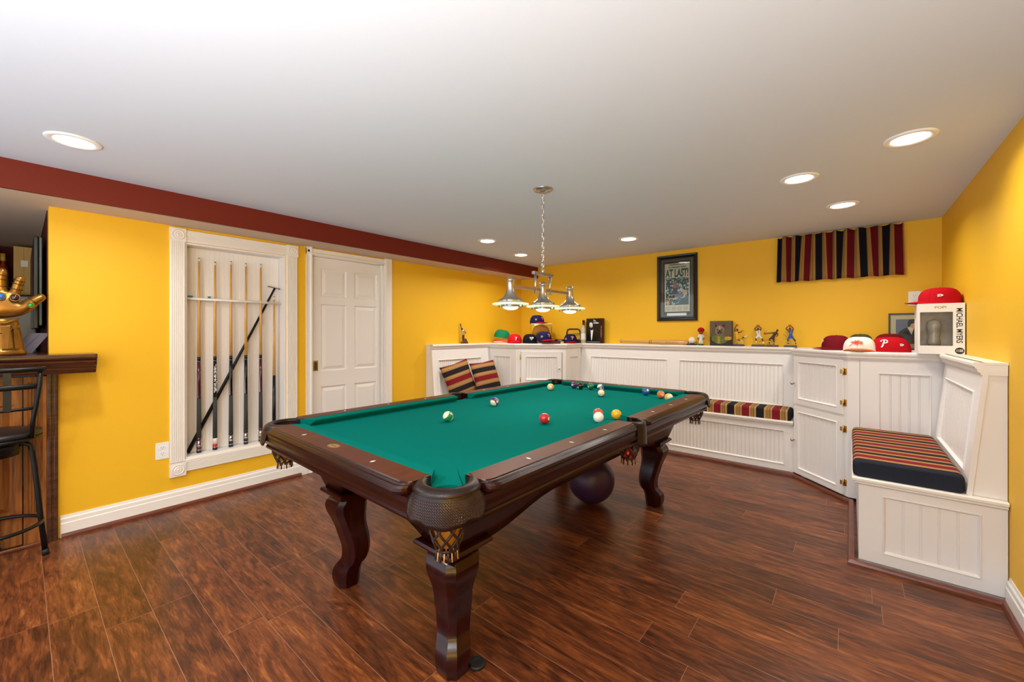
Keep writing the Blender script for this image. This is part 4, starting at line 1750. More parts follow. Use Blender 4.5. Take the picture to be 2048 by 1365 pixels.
# number disc faces local +x ; camera lies roughly towards -y (world), slightly +x
tball(14, -0.129, -0.545, (35, -38, 20), 'green striped ball alone on the near left of the felt', True)
tball(12, -0.259, -0.039, (118, 0, 0, 10), 'purple striped ball right of the left side pocket', True)
tball(9, -0.405, 0.800, (90, 0, 0, 55), 'yellow striped ball nearest the far left corner pocket', True)
tball(4, -0.318, 1.028, (0, -8, -95), 'solid purple ball by the far rail, left of the black ball')
tball(8, -0.245, 1.010, (0, 25, -105), 'black eight ball by the far rail, between purple and green balls')
tball(6, -0.168, 1.052, (0, 5, -110), 'solid dark green ball by the far rail, right of the black ball')
tball(10, -0.066, 1.033, (20, -25, 0, -60), 'blue striped ball behind the cream and thin-banded ball', True)
tball(15, 0.080, 0.780, (90, 0, 22, 0), 'pale ball with thin maroon band in front of the blue striped ball', True)
tball(3, 0.299, -0.242, (0, -5, 0), 'solid red ball alone in the middle of the near felt')
tball(7, 0.448, 0.065, (0, 10, -150), 'coral red ball partly hidden behind the white cue ball')
cb = tball(0, 0.501, -0.026, (0, 0, 0), 'plain white cue ball in front of the coral red ball')
tball(1, 0.54, 0.105, (0, 35, -20), 'solid yellow ball beside the right side pocket')
tball(2, 0.310, 1.060, (0, -30, -35), 'solid blue ball by the far rail towards the right corner')
tball(5, 0.455, 0.985, (0, 0, -45), 'solid orange ball between the blue ball and the cream ball')
tball(13, 0.545, 0.895, (90, 0, 60), 'cream ball half hidden behind the right cushion near the far corner', True)
# balls caught in the nets
for idx, num, dz, st, lab in ((5, 9, 0.708, True, 'yellow ball seen through the net of the right side pocket'),
                              (5, 3, 0.650, False, 'red ball at the bottom of the right side pocket net'),
                              (4, 11, 0.672, True, 'pale striped ball seen through the far right corner net')):
    T, yo = PK[idx]
    p = T @ Vector((0.0, yo, 0))
    off = 0.012 if dz > .68 else -0.006
    X, Y = tw(p.x, p.y + off)
    ball(num, X, Y, dz, (20, 40, 30), lab, st, 'balls resting in the pocket nets')

# exercise ball under the table
b = MB()
prof = []
R_b = 0.173
rings = []
b.sphere((0, 0, R_b), R_b, 'purple_vinyl', seg=48, rings=64)
for v in b.bm.verts:      # moulded ridges round the middle
    h = (v.co.z - R_b) / R_b
    if abs(h) < 0.35:
        k = 1 - 0.004 * (0.5 + 0.5 * math.cos(h * 60))
        v.co.x *= k; v.co.y *= k
tag(b.build('exercise_ball', loc=(-1.50, 2.743, 0)), 'dark purple exercise ball on the floor under the pool table', 'exercise ball')

# ================================================================== DOWNLIGHTS
for i, (x, y) in enumerate(DOWNLIGHTS):
    labs = ['recessed ceiling light far left, nearest the red beam above the bar', 'recessed ceiling light nearest the right wall, largest on that side',
            'recessed ceiling light second nearest on the right side', 'small recessed ceiling light before the striped valance',
            'small recessed ceiling light right of the hanging lamp chain', 'recessed ceiling light left of the hanging lamp, along the beam',
            'small recessed ceiling light just behind the hanging lamp by the beam']
    t = thing('recessed_light', labs[i], 'ceiling light', (x, y, CEIL), 0, 'recessed ceiling lights')
    b = MB()
    b.lathe([(0.070, 0.0), (0.100, 0.0), (0.100, -0.003), (0.094, -0.007), (0.076, -0.008), (0.070, -0.004)], 'outlet_white', seg=36, cap=False)
    b.build('trim_ring', t)
    b = MB()
    b.lathe([(0.0705, -0.004), (0.001, -0.0045)], 'lamp_disc', seg=36, cap=False)
    b.build('lens', t)

# ================================================================== PENDANT
px, py = tw(0.002, 0.144)
pend = thing('pendant_lamp', 'brushed nickel pendant lamp with three glass-rimmed shades over the pool table', 'lamp', (px, py, CEIL), TT)
b = MB()
b.lathe([(0.0635, 0), (0.0635, -0.004), (0.058, -0.010), (0.040, -0.014), (0.020, -0.017), (0.010, -0.022), (0.010, -0.030), (0.001, -0.031)], 'nickel', seg=36)
b.build('ceiling_canopy', pend)
b = MB()
ztop, zbot = -0.03, -0.54
nl = 17
step = (ztop - zbot) / nl
for i in range(nl):
    zc = ztop - step * (i + .5)
    pts_ = []
    for k in range(14):
        a = 2 * PI * k / 14
        u, v = 0.0085 * math.cos(a), step * 0.62 * math.sin(a)
        pts_.append((u, 0, zc + v) if i % 2 else (0, u, zc + v))
    b.tube(pts_, 0.0030, 'chrome', seg=6, closed=True)
b.tube([(0.004 * math.sin(k * 1.1), 0.004 * math.cos(k * 1.1), ztop + (zbot - ztop) * k / 30) for k in range(31)], 0.0022, 'clear_white', seg=6)
b.build('chain', pend)
b = MB()
b.box((-0.011, -0.105, -0.565), (0.011, 0.105, -0.545), 'nickel')
b.lathe([(0.012, -0.545), (0.012, -0.525), (0.006, -0.515), (0.001, -0.513)], 'nickel', seg=14)
b.build('yoke_bar', pend, bevel=0.002)
for s in (-1, 1):
    b = MB()
    b.tube([(0, s * 0.079, -0.560), (0, s * 0.079, -0.685)], 0.0085, 'nickel', seg=12)
    b.build('yoke_rod', pend)
b = MB()
b.box((-0.007, -0.325, -0.668), (0.007, 0.325, -0.650), 'nickel')
b.build('cross_bar', pend, bevel=0.002)
for k in (-1, 0, 1):
    yy = k * 0.320
    b = MB()
    b.lathe([(0.001, -0.606), (0.015, -0.607), (0.019, -0.611), (0.0215, -0.617), (0.025, -0.619), (0.025, -0.628), (0.023, -0.630), (0.023, -0.668), (0.0245, -0.684), (0.030, -0.703),
             (0.040, -0.720), (0.052, -0.730), (0.060, -0.734), (0.062, -0.739), (0.071, -0.741), (0.071, -0.753), (0.062, -0.755)], 'nickel', (0, yy, 0), seg=36, cap=False)
    sh = b.build('lamp_shade', pend)
    b = MB()
    b.lathe([(0.058, -0.761), (0.104, -0.761), (0.108, -0.764), (0.108, -0.768), (0.104, -0.771), (0.058, -0.771)], 'frosted_glass', (0, yy, 0), seg=48, cap=False)
    tag(b.build('glass_ring', sh), 'pale green edged glass disc')
    b = MB()
    b.lathe([(0.062, -0.752), (0.063, -0.761), (0.057, -0.763), (0.060, -0.778), (0.057, -0.784), (0.050, -0.784), (0.050, -0.756)], 'nickel', (0, yy, 0), seg=32, cap=False)
    for q in range(4):
        a = q * PI / 2 + .4
        b.tube([(0.073 * math.cos(a), yy + 0.073 * math.sin(a), -0.740), (0.073 * math.cos(a), yy + 0.073 * math.sin(a), -0.784)], 0.0035, 'chrome', seg=8)
    b.build('lamp_collar', sh)
    b = MB()
    b.lathe([(0.046, -0.781), (0.042, -0.789), (0.031, -0.795), (0.016, -0.799), (0.001, -0.800)], 'bulb_glow', (0, yy, 0), seg=28, cap=False)
    b.build('glowing_lens', sh)
    X, Y = tw(0.002, 0.144 + yy)
    area_light('pendant_bulb_lamp', (X, Y, CEIL - 0.812), (0, 0, 0), 0.08, 0.35, (1.0, 0.92, 0.78), spread=math.radians(160))
    pl = bpy.data.lights.new('pendant_glow_lamp', 'POINT')
    pl.energy = 0.22
    pl.color = (1.0, 0.9, 0.72)
    pl.shadow_soft_size = 0.03
    po = bpy.data.objects.new('pendant_glow_lamp', pl)
    po.location = (X, Y, CEIL - 0.760)
    COL.objects.link(po)
#@@NEXT2@@

# ================================================================== CAPS
def cap(loc, yaw, crown, brim, label, emblem=None, h=0.105, rx=0.094, ry=0.098, tilt=0, under=None, brim_len=0.066, group=None, side_flag=False, name='baseball_hat', roll=0, curl=0.012, peak=0.0, loc_z=None):
    """local +y = front"""
    t = thing(name, label, 'hat', loc, yaw, group)
    if tilt or roll:
        t.rotation_euler = (math.radians(tilt), math.radians(roll), yaw)
    def surf(a, k):
        # a angle (0 = +x), k 0..1 from band to top
        ca, sa = math.cos(a), math.sin(a)
        z = h * (math.sin(k * PI / 2) ** 0.92)
        rr = math.cos(k * PI / 2) ** 0.55
        front = max(0, sa)
        rr2 = rr * (1 - front * 0) 
        return Vector((rx * ca * rr2, ry * sa * rr2 + front * 0.006 * math.sin(k * PI), z + peak * front * math.sin(k * PI) ))
    b = MB()
    A, K = 36, 12
    G = [[b.v(surf(2 * PI * i / A, k / K * 0.985)) for i in range(A)] for k in range(K + 1)]
    for k in range(K):
        for i in range(A):
            b.f([G[k][i], G[k][(i + 1) % A], G[k + 1][(i + 1) % A], G[k + 1][i]], crown, True)
    b.f(G[K], crown, True)
    # seams between the six panels
    for j in range(6):
        a = PI / 2 + j * PI / 3
        b.tube([surf(a, k / 10 * .98) + Vector((0, 0, 0.0002)) for k in range(11)], 0.0009, crown, seg=5)
    b.build('crown', t)
    b = MB()
    b.sphere((0, 0, h), 0.006, brim, seg=10, rings=6, sc=(1, 1, .6))
    b.build('button', t)
    b = MB()
    NB, NR = 18, 5
    rows, rows2 = [], []
    for i in range(NB + 1):
        a = math.radians(22 + 136 * i / NB)
        s = (i / NB) * 2 - 1
        p0 = surf(a, 0.0)
        ext = brim_len * (1 - abs(s) ** 2.6) ** 0.6
        r1, r2 = [], []
        for j in range(NR + 1):
            q = j / NR
            p = Vector((p0.x * (1 + 0.02 * q), p0.y + ext * q, 0.004 - curl * (s * s) * q * 0.3 + 0.0))
            p.z = 0.0045 + 0.018 * (1 - s * s) * (1 - 0.55 * q)
            r1.append(b.v(p)); r2.append(b.v(p - Vector((0, 0, 0.0032))))
        rows.append(r1); rows2.append(r2)
    for i in range(NB):
        for j in range(NR):
            b.f([rows[i][j], rows[i + 1][j], rows[i + 1][j + 1], rows[i][j + 1]], brim, True)
            b.f([rows2[i][j], rows2[i + 1][j], rows2[i + 1][j + 1], rows2[i][j + 1]], under or brim, True)
        b.f([rows[i][NR], rows[i + 1][NR], rows2[i + 1][NR], rows2[i][NR]], brim)
    b.build('brim', t)

    def on(a0, k0, w_=1.0):
        """maps flat (x,y) art to the crown, centred at angle a0 and height fraction k0"""
        def fn(p):
            a = a0 + p.x * 1.22 / rx
            kk = min(.9, k0 + p.y * 1.22 / (h * 1.45))
            base = surf(a, kk)
            n = Vector((base.x / rx, base.y / ry, 0.35 * kk)).normalized()
            return base + n * (0.0022 + p.z)
        return fn
    def art(b, pts, m, fn, d=0.0008):
        b.prism([fn(Vector((x, y, 0))) for x, y in pts], (0, 0, 0), m) if False else b.f([b.v(fn(Vector((x, y, d)))) for x, y in pts], m)
    if emblem:
        b = MB()
        emblem(b, on, art)
        tag(b.build('emblem', t, recalc=False), None)
    if side_flag:
        b = MB()
        fn = on(side_flag[0], 0.30)
        art(b, [(-.011, -.007), (-.011, .007), (.002, .0075), (.011, .001), (.002, -.006)], 'logo_white', fn)
        b.text('NE', 0.010, crown, None, depth=0.0002, fn=lambda p: fn(Vector((p.x - .004, p.y, .0012))), bold=0.0003)
        b.build('side_patch', t, recalc=False)
    return t


def ring_pts(r0, r1, n=20, a0=0, a1=360, cx_=0, cy_=0):
    o_ = [(cx_ + r1 * math.cos(math.radians(a0 + (a1 - a0) * i / n)), cy_ + r1 * math.sin(math.radians(a0 + (a1 - a0) * i / n))) for i in range(n + 1)]
    i_ = [(cx_ + r0 * math.cos(math.radians(a0 + (a1 - a0) * i / n)), cy_ + r0 * math.sin(math.radians(a0 + (a1 - a0) * i / n))) for i in range(n + 1)]
    return o_, i_


def band(b, art, fn, outer_, inner_, m, d=.0008):
    for i in range(len(outer_) - 1):
        art(b, [outer_[i], outer_[i + 1], inner_[i + 1], inner_[i]], m, fn, d)


def script_p(col, a0=PI / 2, k0=0.36, size=1.0, edge=None):
    def e(b, on, art):
        fn = on(a0, k0)
        S = size
        for mm, gr, d in ((edge, 0.0016, .0004), (col, 0, .0010)):
            if not mm:
                continue
            # stem with a curled foot and a round bowl with an over-stroke
            def stroke(pts, w_):
                for i in range(len(pts) - 1):
                    x0, y0_ = pts[i]; x1, y1 = pts[i + 1]
                    dx, dy = x1 - x0, y1 - y0_
                    L_ = math.hypot(dx, dy) or 1
                    nx, ny = -dy / L_ * (w_ + gr), dx / L_ * (w_ + gr)
                    ex, ey = dx / L_ * .0006, dy / L_ * .0006
                    art(b, [((x0 + nx - ex) * S, (y0_ + ny - ey) * S), ((x1 + nx + ex) * S, (y1 + ny + ey) * S), ((x1 - nx + ex) * S, (y1 - ny + ey) * S), ((x0 - nx - ex) * S, (y0_ - ny - ey) * S)], mm, fn, d)
            stroke([(0.001, .017), (0.0005, .005), (-.001, -.010), (-.003, -.018), (-.007, -.021)], .0032)
            stroke([(-.013, .010), (-.016, .014), (-.014, .019), (-.007, .022), (.003, .023), (.012, .020), (.017, .013), (.015, .005), (.008, .001), (.003, .002)], .0026)
    return e


# the dark-blue caps carry a red script letter and a pale flower patch on the side
def navy_emblem(b, on, art):
    script_p('logo_red', PI / 2, .38, .8, 'logo_white')(b, on, art)
    fn = on(PI / 2 - 1.05, .30)
    for k in range(6):
        a = k * PI / 3
        art(b, [(0, 0), (.010 * math.cos(a - .3), .010 * math.sin(a - .3)), (.013 * math.cos(a), .013 * math.sin(a)), (.010 * math.cos(a + .3), .010 * math.sin(a + .3))], 'mat_cream', fn)


def seven_emblem(b, on, art):
    fn = on(PI / 2, .34)
    art(b, [(-.012, .016), (-.012, .008), (-.010, .0105), (.003, .0105), (-.009, -.018), (-.001, -.018), (.011, .011), (.011, .016)], 'logo_white', fn)
    # thin navy square beside the digit
    art(b, [(.013, .010), (.026, .010), (.026, -.012), (.013, -.012)], 'navy_cloth', fn)
    for k in range(3):
        for j in range(2):
            x, y = .0155 + .005 * k, .005 - .008 * j
            art(b, [(x - .001, y), (x, y - .0014), (x + .001, y), (x, y + .0014)], 'logo_red', fn, .0014)


def wing_emblem(b, on, art):
    fn = on(PI / 2, .36)
    o_, i_ = ring_pts(.004, .010, 18, 0, 360, .010, .006)
    band(b, art, fn, o_, i_, 'logo_white')
    o2, i2 = ring_pts(0.0, .0036, 12, 0, 360, .010, .006)
    band(b, art, fn, o2, i2, 'logo_orange')
    for k in range(5):
        y = .012 - k * .0055
        art(b, [(-.030 + k * .004, y), (-.004, y), (-.004, y - .0032), (-.028 + k * .004, y - .0032)], 'logo_white', fn)
    art(b, [(-.012, -.020), (-.007, -.020), (.010, -.004), (.005, -.003)], 'logo_white', fn)


def star_emblem(b, on, art):
    fn = on(PI / 2, .38)
    spikes = [(-.032, .006), (-.012, .010), (-.014, .020), (-.004, .012), (.006, .022), (.006, .010), (.020, .010), (.010, .002), (.018, -.008), (.004, -.004), (-.002, -.014), (-.006, -.006), (-.034, -.018), (-.018, -.002)]
    spikes = [(x_ * 1.45, y_ * 1.3) for x_, y_ in spikes]
    c = (-.004, .002)
    for i in range(len(spikes)):
        art(b, [c, spikes[i], spikes[(i + 1) % len(spikes)]], 'logo_orange', fn)
    art(b, [(-.016, .006), (.0, .012), (.004, .002), (-.012, -.004)], 'logo_red', fn, .0014)
    o_, i_ = ring_pts(.0, .009, 14, 0, 360, .018, .0)
    band(b, art, fn, o_, i_, 'logo_orange', .0016)
    o_, i_ = ring_pts(.0, .006, 14, 0, 360, .018, .0)
    band(b, art, fn, o_, i_, 'logo_gold', .0020)


Z = ZC + 0.0005
G1 = 'caps crowded on the corner cabinet ledge'
# -- left corner group
def fyaw(x, y, phi):
    return facing(x, y, phi)


cap((-3.355, 4.105, Z), fyaw(-3.35, 4.1, 10), 'red_cloth_bright', 'red_cloth_bright', 'bright red cap with a white number seven, on the left corner ledge', seven_emblem, h=0.118)
cap((-3.15, 4.160, Z), fyaw(-3.13, 4.16, 16), 'black_cloth', 'black_cloth', 'black cap with a white winged letter logo between red and navy caps', wing_emblem, h=0.118)
# books under the lower navy cap
b = MB()
b.box((-0.105, -0.07, 0), (0.125, 0.07, 0.030), 'dark_red_book'); b.box((-0.10, -0.072, 0.005), (0.12, 0.0, 0.025), 'dark_red_book')
bk = b.build('book', loc=(-2.885, 4.235, Z), bevel=0.002); bk.rotation_euler = (0, 0, 0.55)
tag(bk, 'thick dark red book lying flat under the lower navy cap', 'book')
b = MB()
b.box((-0.06, -0.05, 0), (0.06, 0.05, 0.022), 'black_cloth')
b.text('PHILLIES', 0.014, 'logo_white', frame((0.0, -0.0505, 0.011), (1, 0, 0), (0, 0, 1)), depth=0.0004, sx=1.0)
bk = b.build('book', loc=(-2.80, 4.315, Z + 0.0305), bevel=0.001); bk.rotation_euler = (0, 0, 0.62)
tag(bk, 'small black book with white spine lettering on the dark red book', 'book')
cap((-2.955, 4.195, Z + 0.031), fyaw(-2.93, 4.21, 42), 'navy_cloth', 'red_cloth', 'navy cap with red letter resting on the dark red book', navy_emblem, h=0.118)
# clear display case with a basketball
case = thing('display_case', 'clear display case holding a tan basketball behind the navy cap', 'display case', (-3.20, 4.475, Z), math.radians(39))
b = MB()
sz, hc_ = 0.135, 0.244
b.box((-sz, -sz, 0), (sz, sz, 0.006), 'black_plastic')
b.build('base', case)
b = MB()
for s in (-1, 1):
    b.box((s * sz - 0.0015, -sz, 0.0065), (s * sz + 0.0015, sz, hc_), 'clear_plastic')
    b.box((-sz + .002, s * sz - 0.0015, 0.0065), (sz - .002, s * sz + 0.0015, hc_), 'clear_plastic')
b.build('panes', case)
b = MB()
b.box((-sz - .002, -sz - .002, hc_), (sz + .002, sz + .002, hc_ + 0.012), 'blush')
b.build('lid', case, bevel=0.001)
b = MB()
b.sphere((0, 0, 0.12), 0.12, 'basketball_tan', seg=36, rings=24)
for f in b.bm.faces:
    c = f.calc_center_median()
    if c.x * .5 + c.y * -.6 + (c.z - .12) * .6 < -0.02:
        f.material_index = b.slot('basketball')
for nrm_ in ((1, 0.2, 0), (0, 1, 0.4), (0.2, -.3, 1)):
    n_ = Vector(nrm_).normalized()
    u_ = n_.orthogonal().normalized(); v_ = n_.cross(u_)
    b.tube([Vector((0, 0, .12)) + (u_ * math.cos(2 * PI * k / 40) + v_ * math.sin(2 * PI * k / 40)) * 0.1202 for k in range(40)], 0.0013, 'ink_black', seg=4, closed=True)
bb_ = b.build('basketball', loc=(-3.20, 4.475, Z + 0.0075)); bb_.rotation_euler = (0, 0, 0.4)
tag(bb_, 'tan and brown basketball inside the clear display case', 'basketball')
cap((-3.235, 4.43, Z + hc_ + 0.0128), fyaw(-3.2, 4.45, 50), 'navy_cloth', 'red_cloth', 'navy cap with red letter on top of the clear display case', navy_emblem, h=0.112)
# orange printed papers and the green plastic helmet cap
b = MB()
for k in range(5):
    a = 0.15 * math.sin(k * 2.1)
    T = Matrix.Rotation(a, 4, 'Z')
    b.T = T
    b.box((-0.125 + .008 * k, -0.09, 0.0105 * k), (0.125 - .004 * k, 0.09, 0.0105 * k + 0.009), ('orange_paper', 'white_cloth', 'orange_cloth', 'orange_paper', 'orange_cloth')[k])
st = b.build('program_stack', loc=(-3.63, 4.165, Z)); st.rotation_euler = (0, 0, math.radians(40))
tag(st, 'small untidy pile of orange printed programs under the green cap', 'papers')
cap((-3.635, 4.165, Z + 0.064), fyaw(-3.63, 4.16, 95), 'green_cloth', 'green_cloth', 'plain green cap tipped on the pile of orange programs', None, h=0.110, tilt=-9, rx=.088, ry=.105)
# cap with arched handle case
t = thing('carrying_case', 'dark brown hard case with tall arched handle behind a navy cap', 'case', (-2.835, 4.715, Z), math.radians(8))
b = MB()
b.box((-0.105, -0.045, 0), (0.105, 0.045, 0.05), 'dark_leather_case')
b.build('body', t, bevel=0.008)
b = MB()
b.tube([(-0.102, 0, 0.045), (-0.100, 0, 0.13), (-0.088, 0, 0.172), (-0.06, 0, 0.182), (0.05, 0, 0.182), (0.078, 0, 0.172), (0.092, 0, 0.13), (0.102, 0, 0.045)], 0.011, 'dark_leather_case', seg=8)
b.build('handle', t)
cap((-2.80, 4.57, Z), fyaw(-2.75, 4.56, 18), 'navy_cloth', 'red_cloth', 'navy cap with red letter before the arched dark handle', navy_emblem, h=0.118, brim_len=0.04, rx=.088, ry=.085)
# white wine bottle
t = thing('wine_bottle', 'clear glass wine bottle with cream label and red capsule', 'bottle', (-2.70, 4.735, Z))
b = MB()
b.lathe([(0.001, 0.002), (0.033, 0.0), (0.037, 0.006), (0.037, 0.165), (0.034, 0.185), (0.018, 0.215), (0.0145, 0.235), (0.0145, 0.250)], 'wine_glass', seg=24, cap=False)
b.build('body', t)
b = MB()
b.lathe([(0.0378, 0.045), (0.0378, 0.125)], 'white_cloth', seg=24, cap=False)
b.build('paper_label', t)
b = MB()
b.lathe([(0.0152, 0.236), (0.0155, 0.290), (0.0165, 0.292), (0.0165, 0.300), (0.001, 0.301)], 'maroon_wood', seg=16, cap=False)
b.build('capsule', t)
# boxed game with portrait cover
t = thing('boxed_game', 'black boxed game with a white shirted portrait standing on the ledge', 'box', (-2.545, 4.73, Z), math.radians(-3))
b = MB()
W2_, H2_ = 0.198, 0.318
b.box((-W2_ / 2, -0.022, 0), (W2_ / 2 + .04, 0.022, H2_), 'black_paint')
F = frame((0, -0.0222, 0), (1, 0, 0), (0, 0, 1))
W2 = W2_ / 2
b.poly([(-W2 + .004, .018), (W2 - .002, .018), (W2 - .002, .0195), (-W2 + .004, .0195)], 'logo_white', F)
b.poly([(-W2 + .004, .008), (W2 - .002, .008), (W2 - .002, .012), (-W2 + .004, .012)], 'silver_paint', F)
# generic head, collar, shirt front
b.poly([(-.050, .262), (-.028, .272), (-.006, .262), (-.002, .235), (-.012, .205), (-.028, .198), (-.046, .208), (-.054, .235)], 'paper_white', F)
b.poly([(-.054, .262), (-.030, .284), (.002, .270), (.004, .235), (-.006, .240), (-.010, .262), (-.030, .268)], 'ink_black', F, .0012)
b.poly([(-.046, .236), (-.032, .240), (-.032, .232), (-.046, .230)], 'ink_black', F, .0012)
b.poly([(-.020, .240), (-.008, .238), (-.008, .231), (-.020, .232)], 'ink_black', F, .0012)
b.poly([(-.040, .216), (-.016, .216), (-.022, .204), (-.034, .204)], 'ink_black', F, .0012)
b.poly([(-.036, .175), (-.010, .168), (.004, .180), (-.014, .060), (-.024, .030), (-.030, .060)], 'paper_white', F)
b.poly([(-.032, .178), (-.020, .172), (-.008, .180), (-.010, .168), (-.020, .164), (-.030, .168)], 'ink_black', F, .0012)
b.text('The', 0.030, 'logo_white', F @ Matrix.Translation((0.022, 0.290, 0.0006)), depth=.0006, bold=.0006, sx=.8)
b.text('Godfather', 0.030, 'logo_white', F @ Matrix.Translation((0.046, 0.262, 0.0006)), depth=.0006, bold=.0008, sx=.62)
b.poly([(W2 + .002, .004), (W2 + .038, .004), (W2 + .038, H2_ - .004), (W2 + .002, H2_ - .004)], 'dark_red_paint', F, .0005)
b.text('The Godfather', 0.026, 'silver_paint', F @ Matrix.Translation((W2 + .021, 0.15, .001)) @ Matrix.Rotation(-PI / 2, 4, 'Z'), depth=.0005, sx=.95, bold=.0006)
b.build('box', t, recalc=False)
# ---- back ledge: bat, baseball, bobblehead, portrait, four players
b = MB()
pr = [(0.001, -0.001), (0.021, 0.0), (0.024, 0.008), (0.020, 0.018), (0.0135, 0.030), (0.0125, 0.10), (0.0135, 0.20), (0.018, 0.34), (0.026, 0.48), (0.0315, 0.60), (0.033, 0.72), (0.031, 0.78), (0.024, 0.800), (0.001, 0.803)]
pr = [(r, z) for r, z in pr]
b.lathe(pr, 'ash_bat', axis='x', seg=20, cap=False)
b.lathe([(0.0202, 0.365), (0.0206, 0.372)], 'ink_black', axis='x', seg=20, cap=False)
b.lathe([(0.0217, 0.388), (0.0222, 0.394)], 'ink_black', axis='x', seg=20, cap=False)
def batfn(off):
    def fn(p):
        x = off + p.x
        rr = 0.021 + (x - .39) * 0.055 if x < .6 else 0.0322
        a = math.asin(max(-.9, min(.9, p.y / rr)))
        return Vector((x, -(rr + .0008) * math.cos(a), (rr + .0008) * math.sin(a)))
    return fn
for xa in (.43, .445, .46, .475, .56, .572, .60, .63, .645, .66, .675, .69):
    fn_ = batfn(xa)
    b.tube([fn_(Vector((0, -.006, 0))), fn_(Vector((.006, .003, 0))), fn_(Vector((.011, -.002, 0)))], .0011, 'ink_black', seg=4)
bat = b.build('baseball_bat', recalc=False)
bat.rotation_euler = (0, math.radians(0.9), 0)
bat.location = (-2.178, 4.722, Z + 0.0345)
tag(bat, 'pale wooden baseball bat lying on the long ledge', 'baseball bat')
t = thing('baseball_holder', 'black ring stand holding the baseball on the ledge', 'stand', (-1.338, 4.722, Z))
b = MB()
b.box((-0.05, -0.032, 0), (0.042, 0.032, 0.014), 'black_plastic')
b.build('base', t, bevel=0.002)
b = MB()
b.lathe([(0.020, 0.0145), (0.022, 0.022), (0.018, 0.022), (0.017, 0.0145)], 'black_plastic', seg=20)
b.build('cup_ring', t)
b = MB()
b.sphere((0, 0, 0), 0.0370, 'white_cloth', seg=28, rings=20)
for s in (-1, 1):
    b.tube([Vector((s * 0.0255 + s * -0.006 * math.cos(2 * a), 0, 0)) * 0 + Vector((s * (0.022 - 0.010 * math.cos(2 * a)), 0.0372 * math.cos(a) * math.sqrt(max(.05, 1 - (0.022 - 0.010 * math.cos(2 * a)) ** 2 / 0.0372 ** 2)), 0.0372 * math.sin(a) * math.sqrt(max(.05, 1 - (0.022 - 0.010 * math.cos(2 * a)) ** 2 / 0.0372 ** 2)))) for a in [2 * PI * k / 28 for k in range(28)]],
           0.0010, 'logo_red', seg=4, closed=True)
bs = b.build('baseball', loc=(-1.338, 4.722, Z + 0.0525)); bs.rotation_euler = (.3, .2, .5)
tag(bs, 'white baseball with red stitching on the small black stand', 'baseball')

# bobblehead
t = thing('bobblehead_figure', 'bobblehead player in white uniform and red helmet on a green base', 'figurine', (-1.248, 4.728, Z), fyaw(-1.248, 4.73, 0) + PI)
def fig(t, J, Bn, sub=1, nm='body'):
    return skin_figure(nm, J, Bn, None, parent=t, sub=sub)


b = MB()
b.lathe([(0.031, 0), (0.031, 0.006), (0.028, 0.008)], 'grass_green', seg=20)
b.build('base', t)
# local -y faces the camera here
J = {'pel': ((0, 0, .062), .020), 'chest': ((0, 0, .098), .021), 'neck': ((0, 0, .118), .009), 'h0': ((0, -.001, .135), .022), 'h1': ((0, -.001, .158), .029), 'h2': ((0, 0, .178), .022),
     'ls': ((-.020, 0, .108), .010), 'le': ((-.030, 0, .085), .008), 'lh': ((-.029, -.004, .062), .007),
     'rs': ((.020, 0, .108), .010), 're': ((.030, 0, .085), .008), 'rh': ((.029, -.004, .062), .007),
     'lk': ((-.011, 0, .038), .012), 'lf': ((-.012, 0, .012), .010), 'rk': ((.011, 0, .038), .012), 'rf': ((.012, 0, .012), .010),
     'lt': ((-.012, -.012, .010), .007), 'rt': ((.012, -.012, .010), .007)}
Bn = [('pel', 'chest', 'jersey_white'), ('chest', 'neck', 'jersey_white'), ('neck', 'h0', 'skin_mid'), ('h0', 'h1', 'skin_mid'), ('h1', 'h2', 'red_cloth'),
      ('chest', 'ls', 'jersey_white'), ('ls', 'le', 'jersey_white'), ('le', 'lh', 'skin_mid'), ('chest', 'rs', 'jersey_white'), ('rs', 're', 'jersey_white'), ('re', 'rh', 'skin_mid'),
      ('pel', 'lk', 'jersey_white'), ('lk', 'lf', 'jersey_white'), ('lf', 'lt', 'black_cloth'), ('pel', 'rk', 'jersey_white'), ('rk', 'rf', 'jersey_white'), ('rf', 'rt', 'black_cloth')]
fig(t, J, Bn)
b = MB()
b.sphere((0, 0, .166), .0335, 'red_cloth', seg=20, rings=14, sc=(1, 1, .85))
for v in list(b.bm.verts):
    if v.co.z < .158 and v.co.y < -.005:
        v.co.z = .158
b.box((-.022, -.050, .157), (.022, -.025, .160), 'red_cloth')
b.build('helmet', t, bevel=0.001)
b = MB()
b.text('Phillies', .012, 'ink_black', frame((0, -.0222, .102), (1, 0, 0), (0, 0, 1)), depth=.0005)
for s in (-1, 1):
    b.sphere((s * .009, -.027, .148), .0032, 'ink_black', seg=8, rings=6)
b.build('face_and_lettering', t, recalc=False)

# dog portrait canvas
t = thing('canvas_portrait', 'small canvas portrait of a dog in a decorated green uniform', 'painting', (-1.053, 4.742, Z))
b = MB()
b.box((-0.109, 0, 0), (0.109, 0.022, 0.262), 'mat_dark')
b.build('canvas', t)
b = MB()
F = frame((0, -0.0003, 0), (1, 0, 0), (0, 0, 1))
mat('art_bg', rgb(104, 86, 62), .7, noise=(8, .5)); mat('art_fur', rgb(160, 124, 88), .7, noise=(30, .6)); mat('art_dark', rgb(40, 36, 34), .7); mat('art_green', rgb(104, 112, 40), .7, noise=(40, .5)); mat('art_gold', rgb(206, 158, 50), .7, noise=(60, .5)); mat('art_muzzle', rgb(96, 84, 76), .7)
b.poly([(-.108, .001), (.103, .001), (.103, .261), (-.108, .261)], 'art_bg', F, .0003)
b.poly([(-.108, .001), (.103, .001), (.103, .07), (.04, .05), (-.04, .05), (-.108, .10)], 'art_dark', F, .0006)
b.ell((-.01, .070), .075, .050, 'art_green', F, .0009)
